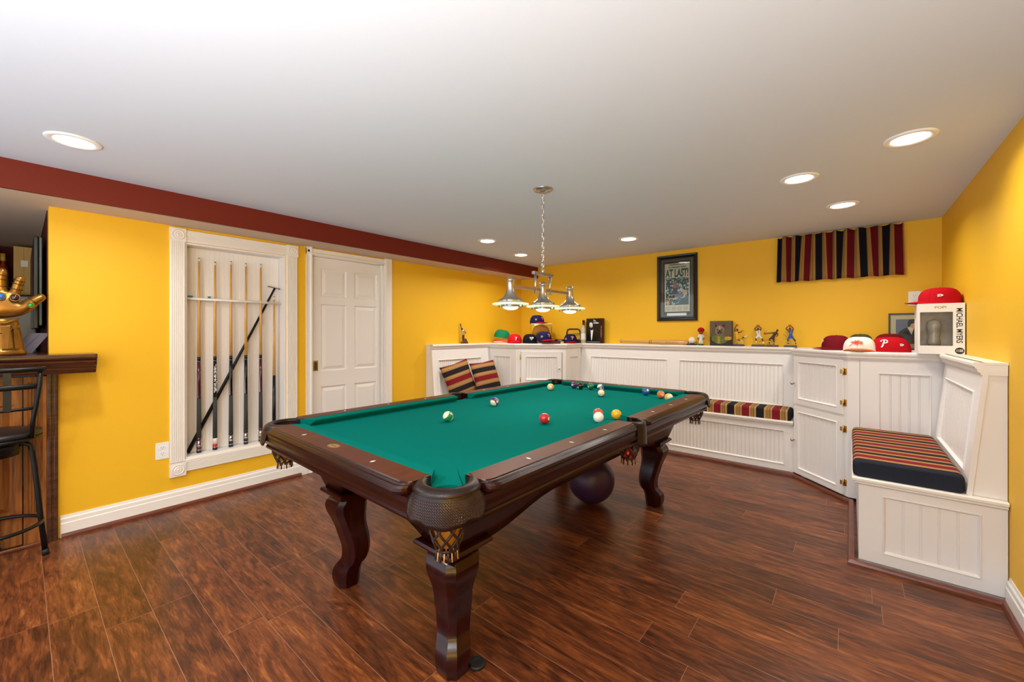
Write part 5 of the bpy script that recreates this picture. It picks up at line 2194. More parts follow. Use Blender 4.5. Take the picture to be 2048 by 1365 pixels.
b.ell((-.07, .075), .022, .030, 'art_green', F, .0011)
b.ell((.068, .078), .034, .020, 'art_gold', F, .0012)
for k in range(7):
    b.poly([(-.045 + (k % 2) * .006, .095 - k * .011), (-.018 + (k % 2) * .006, .099 - k * .011), (-.004, .094 - k * .011), (-.020, .090 - k * .011)], 'art_gold', F, .0014)
b.poly([(-.052, .195), (-.058, .232), (-.030, .208)], 'art_dark', F, .0009)
b.poly([(.030, .195), (.036, .236), (.008, .210)], 'art_dark', F, .0009)
b.ell((-.012, .163), .044, .052, 'art_fur', F, .0012)
b.ell((-.012, .143), .030, .028, 'art_muzzle', F, .0015)
b.ell((-.012, .153), .010, .007, 'ink_black', F, .0018)
for s in (-1, 1):
    b.ell((-.012 + s * .022, .172), .007, .006, 'ink_black', F, .0018)
    b.ell((-.012 + s * .010, .138), .008, .012, 'art_dark', F, .0016)
b.poly([(-.015, .150), (-.009, .150), (-.009, .205), (-.015, .205)], 'mat_cream', F, .0015)
b.build('painted_picture', t, recalc=False)


def player(name, x, label, base_m, base_w, J, jersey, shorts, skin, ball_at, shoes='logo_white', rod=None, yaw=0.0, y=4.728, num='', socks='logo_white'):
    """picture-right = local +x, local -y faces the room"""
    t = thing(name, label, 'figurine', (x, y, Z), fyaw(x, y, 0) + PI + yaw, None)
    b = MB()
    b.box((-base_w / 2, -0.028, 0), (base_w / 2, 0.028, 0.018), base_m)
    b.build('base', t, bevel=0.003)
    if num:
        pass
    Bn = [('pel', 'waist', shorts), ('waist', 'chest', jersey), ('chest', 'neck', skin), ('neck', 'head', skin), ('head', 'top', 'ink_black' if skin == 'skin_dark' else skin),
          ('chest', 'ls', jersey), ('ls', 'le', skin), ('le', 'lh', skin), ('chest', 'rs', jersey), ('rs', 're', skin), ('re', 'rh', skin),
          ('pel', 'lp', shorts), ('lp', 'lk', shorts), ('lk', 'la', skin), ('la', 'lf', socks), ('lf', 'lt', shoes),
          ('pel', 'rp', shorts), ('rp', 'rk', shorts), ('rk', 'ra', skin), ('ra', 'rf', socks), ('rf', 'rt', shoes)]
    rad = dict(pel=.0115, waist=.010, chest=.0125, neck=.005, head=.0085, top=.0070, ls=.0060, le=.0042, lh=.0036, rs=.0060, re=.0042, rh=.0036,
               lp=.0085, lk=.0062, la=.0042, lf=.0040, lt=.0042, rp=.0085, rk=.0062, ra=.0042, rf=.0040, rt=.0042)
    JJ = {k: (J[k], rad[k] * 1.22) for k in ('pel', 'waist', 'chest', 'neck', 'head', 'top', 'ls', 'le', 'lh', 'rs', 're', 'rh', 'lp', 'lk', 'la', 'lf', 'lt', 'rp', 'rk', 'ra', 'rf', 'rt')}
    skin_figure('body', JJ, Bn, None, parent=t, sub=1)
    if ball_at:
        b = MB()
        b.sphere(ball_at, 0.0125, 'basketball', seg=16, rings=10)
        b.build('small_ball', t)
    if num:
        b = MB()
        c = Vector(J['chest']); w_ = Vector(J['waist'])
        mid = c.lerp(w_, .35)
        b.text(num, .016, 'ink_black' if jersey != 'jersey_blue' else 'logo_white', frame((mid.x, mid.y - .0125, mid.z), (1, 0, 0), (0, 0, 1)), depth=.0006)
        b.build('jersey_number', t, recalc=False)
    if rod:
        b = MB()
        b.tube([(rod[0], rod[1], 0.018), (rod[0], rod[1], rod[2])], .0014, 'chrome', seg=6)
        b.build('support_rod', t)
    return t


player('basketball_figurine', -0.885, 'basketball player figurine in yellow, leaping sideways with the ball overhead', 'figure_base_purple', .105,
       dict(pel=(-.008, 0, .092), waist=(-.014, 0, .112), chest=(-.018, 0, .138), neck=(-.014, 0, .155), head=(-.010, -.002, .168), top=(-.010, -.001, .179),
            ls=(-.030, 0, .148), le=(-.034, 0, .175), lh=(-.024, 0, .205), rs=(-.006, -.004, .146), re=(.014, -.008, .138), rh=(.036, -.008, .160),
            lp=(-.014, 0, .084), lk=(-.012, -.012, .066), la=(.018, -.006, .058), lf=(.026, -.004, .056), lt=(.040, -.004, .046),
            rp=(.004, 0, .086), rk=(.030, -.006, .082), ra=(.052, 0, .092), rf=(.060, 0, .098), rt=(.076, 0, .106)),
       'jersey_yellow', 'jersey_yellow', 'skin_dark', (-.014, 0, .214), rod=(-.010, 0, .075))
player('basketball_figurine', -0.708, 'basketball player figurine in white, both hands holding the ball behind head', 'black_paint', .118,
       dict(pel=(.004, 0, .108), waist=(.002, 0, .122), chest=(-.002, 0, .148), neck=(-.002, 0, .165), head=(-.002, -.002, .178), top=(-.002, -.001, .190),
            ls=(-.018, 0, .160), le=(-.034, 0, .178), lh=(-.012, .004, .202), rs=(.014, 0, .160), re=(.026, 0, .180), rh=(.006, .004, .202),
            lp=(-.006, 0, .100), lk=(-.022, -.008, .082), la=(-.018, .002, .056), lf=(-.018, .002, .046), lt=(-.020, -.008, .034),
            rp=(.014, 0, .100), rk=(.032, -.006, .080), ra=(.040, .002, .050), rf=(.042, .002, .042), rt=(.046, -.008, .026)),
       'jersey_white', 'jersey_white', 'skin_dark', (-.003, .006, .208), num='32', rod=(.041, .002, .046))
player('basketball_figurine', -0.588, 'basketball player figurine in dark purple, leaning back with one arm stretched out', 'figure_base', .100,
       dict(pel=(.000, 0, .092), waist=(.010, 0, .108), chest=(.024, 0, .132), neck=(.034, 0, .146), head=(.040, -.002, .160), top=(.042, -.001, .172),
            ls=(.008, -.006, .138), le=(-.022, -.012, .134), lh=(-.052, -.014, .132), rs=(.038, 0, .136), re=(.046, 0, .112), rh=(.028, -.008, .100),
            lp=(-.010, 0, .086), lk=(-.024, -.010, .076), la=(-.022, 0, .054), lf=(-.022, 0, .046), lt=(-.030, -.008, .034),
            rp=(.008, 0, .082), rk=(.010, -.006, .060), ra=(.016, 0, .040), rf=(.016, 0, .032), rt=(.006, -.008, .024)),
       'jersey_purple', 'jersey_purple', 'skin_dark', (-.062, -.014, .131), shoes='black_cloth', rod=(-.022, 0, .044))
player('basketball_figurine', -0.442, 'basketball player figurine in blue, both hands on the ball overhead, grey base', 'figure_base_grey', .105,
       dict(pel=(.004, 0, .102), waist=(.004, 0, .118), chest=(.004, 0, .146), neck=(.000, 0, .163), head=(-.002, -.002, .176), top=(-.002, -.001, .188),
            ls=(-.012, 0, .158), le=(-.036, 0, .178), lh=(-.018, -.002, .200), rs=(.018, 0, .158), re=(.024, 0, .180), rh=(.006, -.002, .200),
            lp=(-.008, 0, .094), lk=(-.022, -.006, .074), la=(-.014, 0, .052), lf=(-.014, 0, .042), lt=(-.020, -.008, .032),
            rp=(.016, 0, .094), rk=(.030, -.004, .074), ra=(.042, 0, .052), rf=(.044, 0, .044), rt=(.042, -.008, .032)),
       'jersey_blue', 'jersey_blue', 'skin_dark', (-.004, -.004, .205), shoes='black_cloth', num='1', rod=(.043, 0, .042))

# trophy statuette on the left ledge
t = thing('trophy_statuette', 'small dark trophy figure with raised arm on the left ledge', 'trophy', (-3.725, 3.56, Z), facing(-3.725, 3.56, 0) + PI)
b = MB()
b.box((-.042, -.030, 0), (.046, .030, .026), 'bronze')
b.build('base', t, bevel=0.002)
b = MB()
b.lathe([(.022, -.004), (.024, 0), (.022, .004)], 'gold_print', (.010, -.012, .042), seg=20, axis='y')
b.poly([(-.02, .026), (.038, .026), (.028, .052), (.008, .066), (-.012, .058)], 'bronze', frame((0, -.006, 0), (1, 0, 0), (0, 0, 1)), .012)
b.build('medallion', t)
J = {'pel': ((-.014, 0, .110), .013), 'chest': ((-.018, 0, .158), .016), 'neck': ((-.024, 0, .178), .007), 'head': ((-.026, 0, .196), .012),
     'ls': ((-.032, 0, .168), .008), 'le': ((-.040, 0, .200), .006), 'lh': ((-.046, 0, .232), .006), 'lb': ((-.050, 0, .252), .009),
     'rs': ((-.004, 0, .168), .008), 're': ((.010, 0, .146), .006), 'rh': ((.016, 0, .124), .005),
     'lk': ((-.020, 0, .075), .009), 'lf': ((-.020, 0, .030), .007), 'rk': ((-.008, -.004, .078), .009), 'rf': ((-.010, -.004, .030), .007)}
Bn = [('pel', 'chest', 'silver_paint'), ('chest', 'neck', 'silver_paint'), ('neck', 'head', 'bronze'), ('chest', 'ls', 'silver_paint'), ('ls', 'le', 'bronze'), ('le', 'lh', 'bronze'), ('lh', 'lb', 'bronze'),
      ('chest', 'rs', 'silver_paint'), ('rs', 're', 'silver_paint'), ('re', 'rh', 'bronze'), ('pel', 'lk', 'bronze'), ('lk', 'lf', 'bronze'), ('pel', 'rk', 'bronze'), ('rk', 'rf', 'bronze')]
skin_figure('figure', J, Bn, None, parent=t, sub=1)

# ---- right corner group
cap((-0.085, 4.26, Z), fyaw(-0.085, 4.26, -70), 'maroon_cloth', 'maroon_cloth', 'maroon cap with its dark brim pointing left, leftmost on the right ledge', script_p('logo_white', PI / 2, .34, .7), h=0.118)
cap((0.055, 4.085, Z), fyaw(0.055, 4.085, -6), 'white_cloth', 'orange_cloth', 'white cap with orange starburst logo and orange brim', star_emblem, h=0.108, rx=.098, ry=.092, brim_len=.05, under='green_cloth')
cap((0.065, 4.39, Z), fyaw(0.06, 4.33, 25), 'camo_green', 'camo_green', 'green camouflage cap mostly hidden behind the white cap', None, h=0.128, rx=.085, ry=.085, brim_len=.04)
cap((0.240, 4.33, Z), fyaw(0.2, 4.4, -60), 'maroon_cloth', 'maroon_cloth', 'maroon cap hidden behind the red cap before the photo frame', script_p('logo_white', PI / 2, .34, .7), h=0.132, brim_len=.04)
cap((0.228, 4.125, Z), fyaw(0.228, 4.125, 172), 'red_cloth', 'red_cloth', 'red cap with large white letter between white cap and toy box', script_p('logo_white', -PI / 2 - .20, .38, 1.15), h=0.108, rx=.116, ry=.105,
    brim_len=.045, side_flag=(-PI / 2 + .75,))
# framed photograph leaning
t = thing('framed_photo', 'black framed photo of a person in dark hat and coat behind the caps', 'picture', (0.40, 4.60, Z), math.radians(-4))
fw, fh = 0.31, 0.305
T = Matrix.Rotation(math.radians(-9), 4, 'X')
b = MB(); b.T = T
fr_ = 0.012
for a_, c_ in (((-fw / 2, 0, 0), (fw / 2, .014, fr_)), ((-fw / 2, 0, fh - fr_), (fw / 2, .014, fh)), ((-fw / 2, 0, fr_), (-fw / 2 + fr_, .014, fh - fr_)), ((fw / 2 - fr_, 0, fr_), (fw / 2, .014, fh - fr_))):
    b.box(a_, c_, 'black_paint')
b.build('frame', t)
b = MB(); b.T = T
b.box((-fw / 2 + fr_, .008, fr_), (fw / 2 - fr_, .011, fh - fr_), 'mat_cream')
b.build('mount', t)
b = MB(); b.T = T
F = frame((-0.005, .0078, 0), (1, 0, 0), (0, 0, 1))
b.poly([(-.105, .05), (.115, .05), (.115, .255), (-.105, .255)], 'print_sky', F, .0004)
b.poly([(-.115 + .01, .05), (.115, .05), (.115, .085), (.0, .16), (-.105, .10)], 'mat_cream', F, .0006)
b.poly([(-.105, .05), (-.11, .09), (-.085, .15), (-.045, .185), (.010, .19), (.045, .155), (.052, .11), (.060, .05)], 'ink_black', F, .0009)
b.poly([(-.035, .185), (-.012, .195), (.004, .185), (-.012, .125)], 'paper', F, .0011)
b.ell((-.004, .210), .020, .029, 'skin_light', F, .0012, rot=-.2)
b.poly([(-.034, .222), (-.028, .250), (.0, .256), (.022, .248), (.030, .228), (.004, .222), (-.014, .214), (-.022, .190), (-.034, .195)], 'ink_black', F, .0014)
b.ell((.008, .206), .003, .002, 'ink_black', F, .0016)
b.poly([(.006, .190), (.014, .192), (.013, .194), (.006, .193)], 'logo_red', F, .0016)
b.ell((.030, .095), .016, .010, 'skin_light', F, .0012)
b.build('photograph', t, recalc=False)
b = MB(); b.T = T
b.box((-fw / 2 + fr_, .0048, fr_), (fw / 2 - fr_, .0060, fh - fr_), 'clear_glass')
b.build('glass', t)
# toy box
byaw = math.radians(0)
t = thing('toy_box', 'large white toy box with clear window and black vertical lettering', 'toy box', (0.461, 3.965, Z), 0)
BW, BD, BH = 0.216, 0.190, 0.335
b = MB()
F = frame((-BW / 2, -BD / 2, 0), (1, 0, 0), (0, 0, 1))
wx0, wx1, wz0, wz1 = 0.010, 0.162, 0.055, 0.278
T0 = b.T
# front sheet with window, built as four strips
for (u0, u1, v0, v1) in ((0, BW, 0, wz0), (0, BW, wz1, BH), (0, wx0, wz0, wz1), (wx1, BW, wz0, wz1)):
    b.T = T0 @ F
    b.box((u0, v0, -0.0012), (u1, v1, 0), 'paper_white')
b.T = T0
b.box((-BW / 2, BD / 2 - .0012, 0), (BW / 2, BD / 2, BH), 'paper_white')
b.box((BW / 2 - .0012, -BD / 2 + .0013, 0), (BW / 2, BD / 2 - .0013, BH), 'navy_cloth')
b.box((-BW / 2, -BD / 2 + .0013, 0), (-BW / 2 + .0012, BD / 2 - .0013, BH), 'paper_white')
b.box((-BW / 2 + .0013, -BD / 2 + .0013, 0), (BW / 2 - .0013, BD / 2 - .0013, .0012), 'paper_white')
b.box((-BW / 2 + .0013, -BD / 2 + .0013, BH - .0012), (BW / 2 - .0013, BD / 2 - .0013, BH), 'paper_white')
b.build('carton', t)
b = MB()
b.text('MICHAEL MYERS', 0.031, 'ink_black', F @ Matrix.Translation((wx1 + .028, .188, .0004)) @ Matrix.Rotation(-PI / 2, 4, 'Z'), depth=.0006, sx=1.0, sy=1.25, bold=.0005)
b.ell((wx1 + .030, .024), .021, .021, 'ink_black', F, .0006, n=28)
b.text('1155', .022, 'paper_white', F @ Matrix.Translation((wx1 + .030, .024, .0008)), depth=.0006, sx=.72, bold=.0006)
b.text('POP!', .022, 'gold_print', F @ Matrix.Translation((.106, .308, .0004)), depth=.0005, bold=.0006, sx=1.2)
b.build('printing', t, recalc=False)
b = MB()
b.box((-BW / 2 + wx0, -BD / 2 + .0016, wz0), (-BW / 2 + wx1, -BD / 2 + .0022, wz1), 'clear_plastic')
b.build('window', t)
b = MB()
b.box((-BW / 2 + .006, BD / 2 - .03, .02), (BW / 2 - .01, BD / 2 - .02, BH - .02), 'insert_glare')
b.lathe([(.001, .056), (.030, .056), (.034, .075), (.026, .11), (.032, .16), (.036, .19), (.030, .22), (.001, .235)], 'insert_glare', (-.02, .01, 0), seg=16)
b.build('insert', t)
cap((0.470, 3.985, Z + BH + 0.0008), fyaw(0.47, 3.98, -88), 'red_cloth', 'red_cloth', 'red cap with brim pointing left on top of the toy box', script_p('logo_white', PI / 2, .42, 1.1), h=0.110, rx=.096, ry=.105, brim_len=.07,
    side_flag=(PI,), curl=0.0)

# ================================================================== CURTAIN AND NEWSPAPER
b = MB()
NX, NZ = 150, 10
x0c, x1c = -0.545, 0.345
g, ul = [], []
arc_s = 0
prev = None
for i in range(NX + 1):
    u = i / NX
    ph = u * 2 * PI * 11.5
    col, cu_ = [], []
    amp = 0.016
    for j in range(NZ + 1):
        t_ = j / NZ
        flare = (u - .5) * 0.030 * t_
        x = x0c + (x1c - x0c) * u + flare + 0.006 * math.sin(ph * 1.0 + 1.0 * t_) + 0.012 * t_ * math.sin(u * 19)
        y = 4.742 + amp * (0.55 + .45 * (1 - t_)) * math.sin(ph + .5 * math.sin(3 * u * PI)) 
        z = 2.203 - 0.440 * t_ + 0.004 * math.sin(ph * .5) * t_ - (0.012 * (0.5 + 0.5 * math.sin(ph * .83 + .6)) if j == 0 else 0)
        col.append(b.v((x, y, z)))
    g.append(col)
    p = Vector((x0c + (x1c - x0c) * u, 0.016 * math.sin(ph), 0))
    if prev is not None:
        arc_s += (p - prev).length
    prev = p
    ul.append(arc_s)
uvd = {}
for i in range(NX + 1):
    for j in range(NZ + 1):
        uvd[g[i][j]] = (ul[i] + 0.115, j / NZ)
for i in range(NX):
    for j in range(NZ):
        b.f([g[i][j], g[i + 1][j], g[i + 1][j + 1], g[i][j + 1]], 'stripe_curtain', True)
cur = thing('valance_curtain', 'short striped valance in black, red and tan high on the back wall', 'curtain', (-0.10, 4.742, 1.76))
cl_ = b.build('cloth', cur, uvfn=lambda v, f: uvd[v], recalc=False)
cl_.location = (0.10, -4.742, -1.76)
md = cl_.modifiers.new('thick', 'SOLIDIFY'); md.thickness = 0.003; md.offset = 0
b = MB()
b.tube([(-0.535, 4.768, 2.165), (0.335, 4.768, 2.165)], 0.004, 'outlet_white', seg=10)
for x in (-0.53, 0.33):
    b.tube([(x, 4.768, 2.165), (x, 4.779, 2.165)], 0.004, 'outlet_white', seg=8)
rd = b.build('curtain_rod', cur)
rd.location = (0.10, -4.742, -1.76)

t = thing('framed_newspaper', 'black framed newspaper front page with a large headline on the back wall', 'picture', (-1.518, 4.779, 1.405))
FW_, FH_ = 0.445, 0.752
b = MB()
F = frame((-FW_ / 2, 0, 0), (1, 0, 0), (0, 0, 1))
b.T = F
fb = 0.040
rr = []
for o_, n_ in ((0, 0.0), (0, .020), (.006, .026), (.018, .024), (.030, .018), (fb, .012), (fb, .004)):
    rr.append([(o_, o_, n_), (FW_ - o_, o_, n_), (FW_ - o_, FH_ - o_, n_), (o_, FH_ - o_, n_)])
b.rings(rr, 'black_paint', cap=False, smooth=False)
b.f([b.v(p) for p in rr[0]], 'black_paint')
b.build('frame', t)
b = MB(); b.T = F
b.box((fb, fb, .0042), (FW_ - fb, FH_ - fb, .006), 'mat_dark')
for (a, c) in (((.062, .062), (FW_ - .062, FH_ - .062)),):
    pass
b.box((.058, .062, .006), (.061, FH_ - .06, .0066), 'gold_print'); b.box((FW_ - .061, .062, .006), (FW_ - .058, FH_ - .06, .0066), 'gold_print')
b.box((.058, FH_ - .063, .006), (FW_ - .058, FH_ - .060, .0066), 'gold_print'); b.box((.058, .062, .006), (FW_ - .058, .065, .0066), 'gold_print')
b.build('mount', t)
b = MB(); b.T = F
nx0, nx1, nz0, nz1 = 0.088, FW_ - .082, .105, .655
b.box((nx0, nz0, .0068), (nx1, nz1, .0078), 'paper')
b.box((nx0 + .012, nz0 + .075, .0079), (nx1 - .010, nz0 + .385, .0083), 'newsprint_photo')
cxm = (nx0 + nx1) / 2
b.text('AT LAST!', .104, 'ink_green', Matrix.Translation((cxm, nz1 - .115, .0084)), depth=.0005, sx=.60, sy=1.16, bold=.0045)
b.text('The Philadelphia Inquirer', .030, 'ink_black', Matrix.Translation((cxm, nz1 - .042, .0084)), depth=.0005, sx=.66, bold=.0007)
b.box((nx0 + .05, nz1 - .018, .0080), (nx1 - .05, nz1 - .008, .0084), 'ink_green')
FP = Matrix.Translation((0, 0, .0084))
b.ell((nx0 + .115, nz0 + .30), .022, .034, 'skin_mid', FP, .0004)
b.poly([(nx0 + .08, nz0 + .20), (nx0 + .15, nz0 + .20), (nx0 + .14, nz0 + .275), (nx0 + .095, nz0 + .275)], 'jersey_purple', FP, .0003)
b.ell((nx1 - .055, nz0 + .215), .020, .026, 'skin_light', FP, .0004)
b.poly([(nx0 + .11, nz0 + .16), (nx1 - .07, nz0 + .16), (nx1 - .075, nz0 + .215), (nx0 + .14, nz0 + .205)], 'print_sky', FP, .0003)
b.poly([(nx0 + .16, nz0 + .077), (nx1 - .012, nz0 + .077), (nx1 - .012, nz0 + .165), (nx0 + .19, nz0 + .15)], 'ink_green', FP, .0003)
b.ell((nx0 + .035, nz0 + .105), .018, .024, 'skin_light', FP, .0004)
b.poly([(nx0 + .012, nz0 + .150), (nx0 + .14, nz0 + .150), (nx0 + .14, nz0 + .158), (nx0 + .012, nz0 + .158)], 'skin_light', FP, .0004)
for k in range(4):
    for c4 in range(4):
        x = nx0 + .014 + c4 * .064
        b.box((x, nz0 + .016 + k * .012, .0079), (x + .050, nz0 + .019 + k * .012, .0082), 'mat_dark')
b.build('newspaper', t, recalc=False)
b = MB(); b.T = F
b.box((nx0 + .025, .058, .0068), (nx1 - .035, .088, .0080), 'paper_white')
b.build('plaque', t)
b = MB(); b.T = F
b.box((fb - .002, fb - .002, .0105), (FW_ - fb + .002, FH_ - fb + .002, .0115), 'clear_glass')
b.build('glass', t)

# ================================================================== BAR
bar = thing('bar_counter', 'dark stained oak bar with fluted column and thick moulded top', 'bar', (-3.78, -0.5, 0))
def rb_(b):
    b.T = Matrix.Translation((3.78, 0.5, 0))
    return b


BX = -3.772
b = rb_(MB())
panel(b, frame((BX, -1.195, 0.02), (0, 1, 0), (0, 0, 1)), 1.205, 0.99, [(0.65, 1.175, 0.19, 0.83), (0.05, 0.58, 0.19, 0.83)], t=0.03, rec=0.012, m='oak_bar', style='raised')
b.build('front_panel', bar)
b = rb_(MB())
T0 = b.T
fl = frame((BX, 0.015, 0.0), (0, 1, 0), (0, 0, 1))
b.T = T0 @ fl
xs = [(0, 0), (0, .018), (.014, .018)]
for i in range(5):
    s = .014 + i * .0125
    xs += [(s + .002, .018), (s + .004, .012), (s + .0085, .012), (s + .0105, .018)]
xs += [(.090, .018), (.090, 0)]
b.prism([(x, .20, z) for x, z in xs], (0, .78, 0), 'oak_bar')
b.box((0, 0.0, 0), (.090, .20, .018), 'oak_bar')
b.box((0, .98, 0), (.090, 1.01, .018), 'oak_bar')
b.T = T0
b.build('fluted_column', bar)
b = rb_(MB())
b.box((-3.779, 0.106, 0), (-3.752, 0.152, 1.03), 'oak_bar_top')
b.box((-3.752, 0.112, 0), (-3.746, 0.126, 1.03), 'oak_bar_top')
b.box((-3.752, 0.134, 0), (-3.746, 0.148, 1.03), 'oak_bar_top')
b.build('corner_trim', bar, bevel=0.003)
b = rb_(MB())
b.box((-3.753, -1.195, 0), (-3.735, 0.104, 0.022), 'shoe_wood')
b.build('shoe_strip', bar, bevel=0.006)
b = rb_(MB())
prof = [(-0.16, 1.045), (0.0, 1.030), (0.030, 1.030), (0.032, 1.038), (0.044, 1.042), (0.046, 1.050), (0.058, 1.056), (0.060, 1.066), (0.072, 1.072), (0.082, 1.082), (0.086, 1.094), (0.098, 1.098), (0.100, 1.108),
        (0.092, 1.114), (0.104, 1.118), (0.112, 1.128), (0.112, 1.138), (0.104, 1.147), (-0.16, 1.147)]
pts = [(-3.78 + .118 + o_, -1.195, z - .002) for o_, z in prof]
b.prism(pts, (0, 1.195 + 0.310, 0), 'oak_bar_top') if False else None
rings = []
for yy, sh in ((-1.195, 0), (0.295, 0), (0.305, -0.006)):
    rings.append([(-3.655 + o_ + (sh if o_ > 0 else 0), yy, z - .002) for o_, z in prof])
# only in front of the wall face
rings = [[(max(p[0], XL + .002), p[1], p[2]) for p in r] for r in rings]
b.rings(rings, 'oak_bar_top', smooth=False)
b.build('bar_rail', bar)
b = rb_(MB())
b.box((-4.35, -1.195, 1.10), (XL + .001, 0.108, 1.145), 'oak_bar_top')
b.build('bar_top', bar, bevel=0.004)

# armoured glove
gx, gy = -3.735, -0.075
glove = thing('armoured_glove', 'gold armoured display glove with coloured gems standing open on the bar', 'glove', (gx, gy, 1.1465), math.radians(-40))
# local +x = picture right, -y = towards the camera
glove.rotation_euler = (0, 0, facing(gx, gy, 0) + PI)
glove.scale = (1.03, 1.03, 1.13)
b = MB()
ringz = [(0.0, .098, .080), (.010, .100, .082), (.022, .098, .080), (.026, .092, .076), (.06, .088, .074), (.11, .080, .066), (.15, .070, .056), (.165, .072, .056), (.172, .066, .052), (.185, .070, .052)]
R_ = []
for z, rx_, ry_ in ringz:
    R_.append([(rx_ * math.cos(2 * PI * k / 28), ry_ * math.sin(2 * PI * k / 28), z) for k in range(28)])
b.rings(R_, 'gold_armour', smooth=True)
b.build('cuff', glove)
b = MB()
for s in (-1, 1):   # raised pointed plates on the cuff
    for k, (xa, xb) in enumerate(((0.012, .050), (.056, .078))):
        pts = []
        for x, z in ((s * xa, .03), (s * (xa + xb) / 2, .012 + .02), (s * xb, .035), (s * xb * .78, .15), (s * xa * .9, .145)):
            yy = -math.sqrt(max(0.0001, 1 - (x / .10) ** 2)) * (.084 - z * .14)
            pts.append((x, yy, z))
        b.prism(pts, (0, -.005, 0), 'gold_armour')
b.tube([(-.075, -.030, .150), (-.03, -.060, .120), (0, -.068, .112), (.03, -.060, .120), (.075, -.030, .150)], .006, 'gold_armour', seg=6)
b.tube([(-.070, -.034, .175), (-.02, -.060, .160), (.02, -.060, .160), (.070, -.034, .185)], .007, 'gold_armour', seg=6)
b.tube([(.015, -.072, .05), (.028, -.070, .10), (.05, -.06, .14)], .0018, 'gold_dark', seg=5)
b.tube([(.060, -.052, .03), (.056, -.050, .10), (.058, -.042, .145)], .0018, 'gold_dark', seg=5)
b.build('cuff_plates', glove, bevel=0.0015)
Jg = {'w': ((0, 0, .178), (.066, .044)), 'p1': ((0, 0, .225), (.082, .048)), 'p2': ((0, 0, .270), (.088, .046)), 'p3': ((0, 0, .300), (.084, .040)),
      'i0': ((.056, 0, .312), .026), 'i1': ((.064, -.006, .355), .0225), 'i2': ((.074, -.012, .388), .021), 'i3': ((.080, -.014, .408), .016),
      'm0': ((.008, 0, .314), .026), 'm1': ((.006, -.004, .372), .0225), 'm2': ((.010, -.010, .415), .0205), 'm3': ((.014, -.012, .442), .016),
      'r0': ((-.024, 0, .322), .020), 'r1': ((-.030, -.004, .368), .0175), 'r2': ((-.036, -.010, .408), .016), 'r3': ((-.038, -.012, .428), .0125),
      'l0': ((-.056, 0, .314), .018), 'l1': ((-.068, -.004, .348), .016), 'l2': ((-.078, -.008, .378), .0145), 'l3': ((-.082, -.010, .392), .012),
      't0': ((.066, -.008, .228), .038), 't1': ((.100, -.014, .252), .034), 't2': ((.130, -.016, .284), .026), 't3': ((.156, -.016, .302), .021), 't4': ((.168, -.016, .310), .013)}
gb = [('w', 'p1'), ('p1', 'p2'), ('p2', 'p3'), ('p3', 'i0'), ('i0', 'i1'), ('i1', 'i2'), ('i2', 'i3'), ('p3', 'm0'), ('m0', 'm1'), ('m1', 'm2'), ('m2', 'm3'), ('p3', 'r0'), ('r0', 'r1'), ('r1', 'r2'), ('r2', 'r3'),
      ('p3', 'l0'), ('l0', 'l1'), ('l1', 'l2'), ('l2', 'l3'), ('p1', 't0'), ('t0', 't1'), ('t1', 't2'), ('t2', 't3'), ('t3', 't4')]
skin_figure('hand', Jg, [(a, c, 'gold_armour') for a, c in gb], None, parent=glove, sub=2)
b = MB()
for f_ in ('i', 'm', 'r', 'l'):     # knuckle rings
    for a, c, q in ((f_ + '0', f_ + '1', .6), (f_ + '1', f_ + '2', .3), (f_ + '1', f_ + '2', .8)):
        A_, B_2 = Vector(Jg[a][0]), Vector(Jg[c][0])
        p = A_.lerp(B_2, q); d = (B_2 - A_).normalized()
        u_ = d.orthogonal().normalized(); v_ = d.cross(u_)
        r_ = (Jg[a][1] + Jg[c][1]) / 2 * 1.02
        b.tube([p + (u_ * math.cos(2 * PI * k / 14) + v_ * math.sin(2 * PI * k / 14)) * r_ for k in range(14)], .0024, 'gold_dark', seg=5, closed=True)
for q in (.2, .8):
    A_, B_2 = Vector(Jg['t1'][0]), Vector(Jg['t2'][0])
    p = A_.lerp(B_2, q); d = (B_2 - A_).normalized()
    u_ = d.orthogonal().normalized(); v_ = d.cross(u_)
    b.tube([p + (u_ * math.cos(2 * PI * k / 16) + v_ * math.sin(2 * PI * k / 16)) * .025 for k in range(16)], .003, 'gold_dark', seg=5, closed=True)
b.build('joint_bands', glove)
for (x, z, m_, r_) in ((.056, .292, 'gem_dark', .015), (.006, .296, 'gem_blue', .015), (-.030, .297, 'gem_dark', .013), (.112, .256, 'gem_green', .010)):
    b = MB()
    yy = -.046 if z > .28 else -.050
    b.sphere((x, yy, z), r_, m_, seg=18, rings=12, sc=(1, .6, 1))
    b.build('gem', glove)
    b = MB()
    b.tube([(x + (r_ + .003) * math.cos(2 * PI * k / 20), yy - .001, z + (r_ + .003) * math.sin(2 * PI * k / 20)) for k in range(20)], .003, 'gold_armour', seg=6, closed=True)
    b.build('gem_setting', glove)

# angled grey tablet-like stand beside the glove
b = MB()
b.prism([(-.052, -.035, 0), (.030, -.035, 0), (.105, -.035, .125), (.015, -.035, .125)], (0, .05, 0), 'blue_grey')
b.box((-.010, -.0365, .0), (-.008, -.0362, .001), 'ink_black')
b.tube([(-.012, -.0362, .01), (.062, -.0362, .118)], .0008, 'ink_black', seg=4)
cr_ = b.build('card_reader', loc=(-3.93, 0.018, 1.1465), bevel=0.003)
cr_.rotation_euler = (0, 0, facing(-3.93, .02, 0) + PI)
tag(cr_, 'slanted blue grey plastic box on the bar right of the glove', 'box')

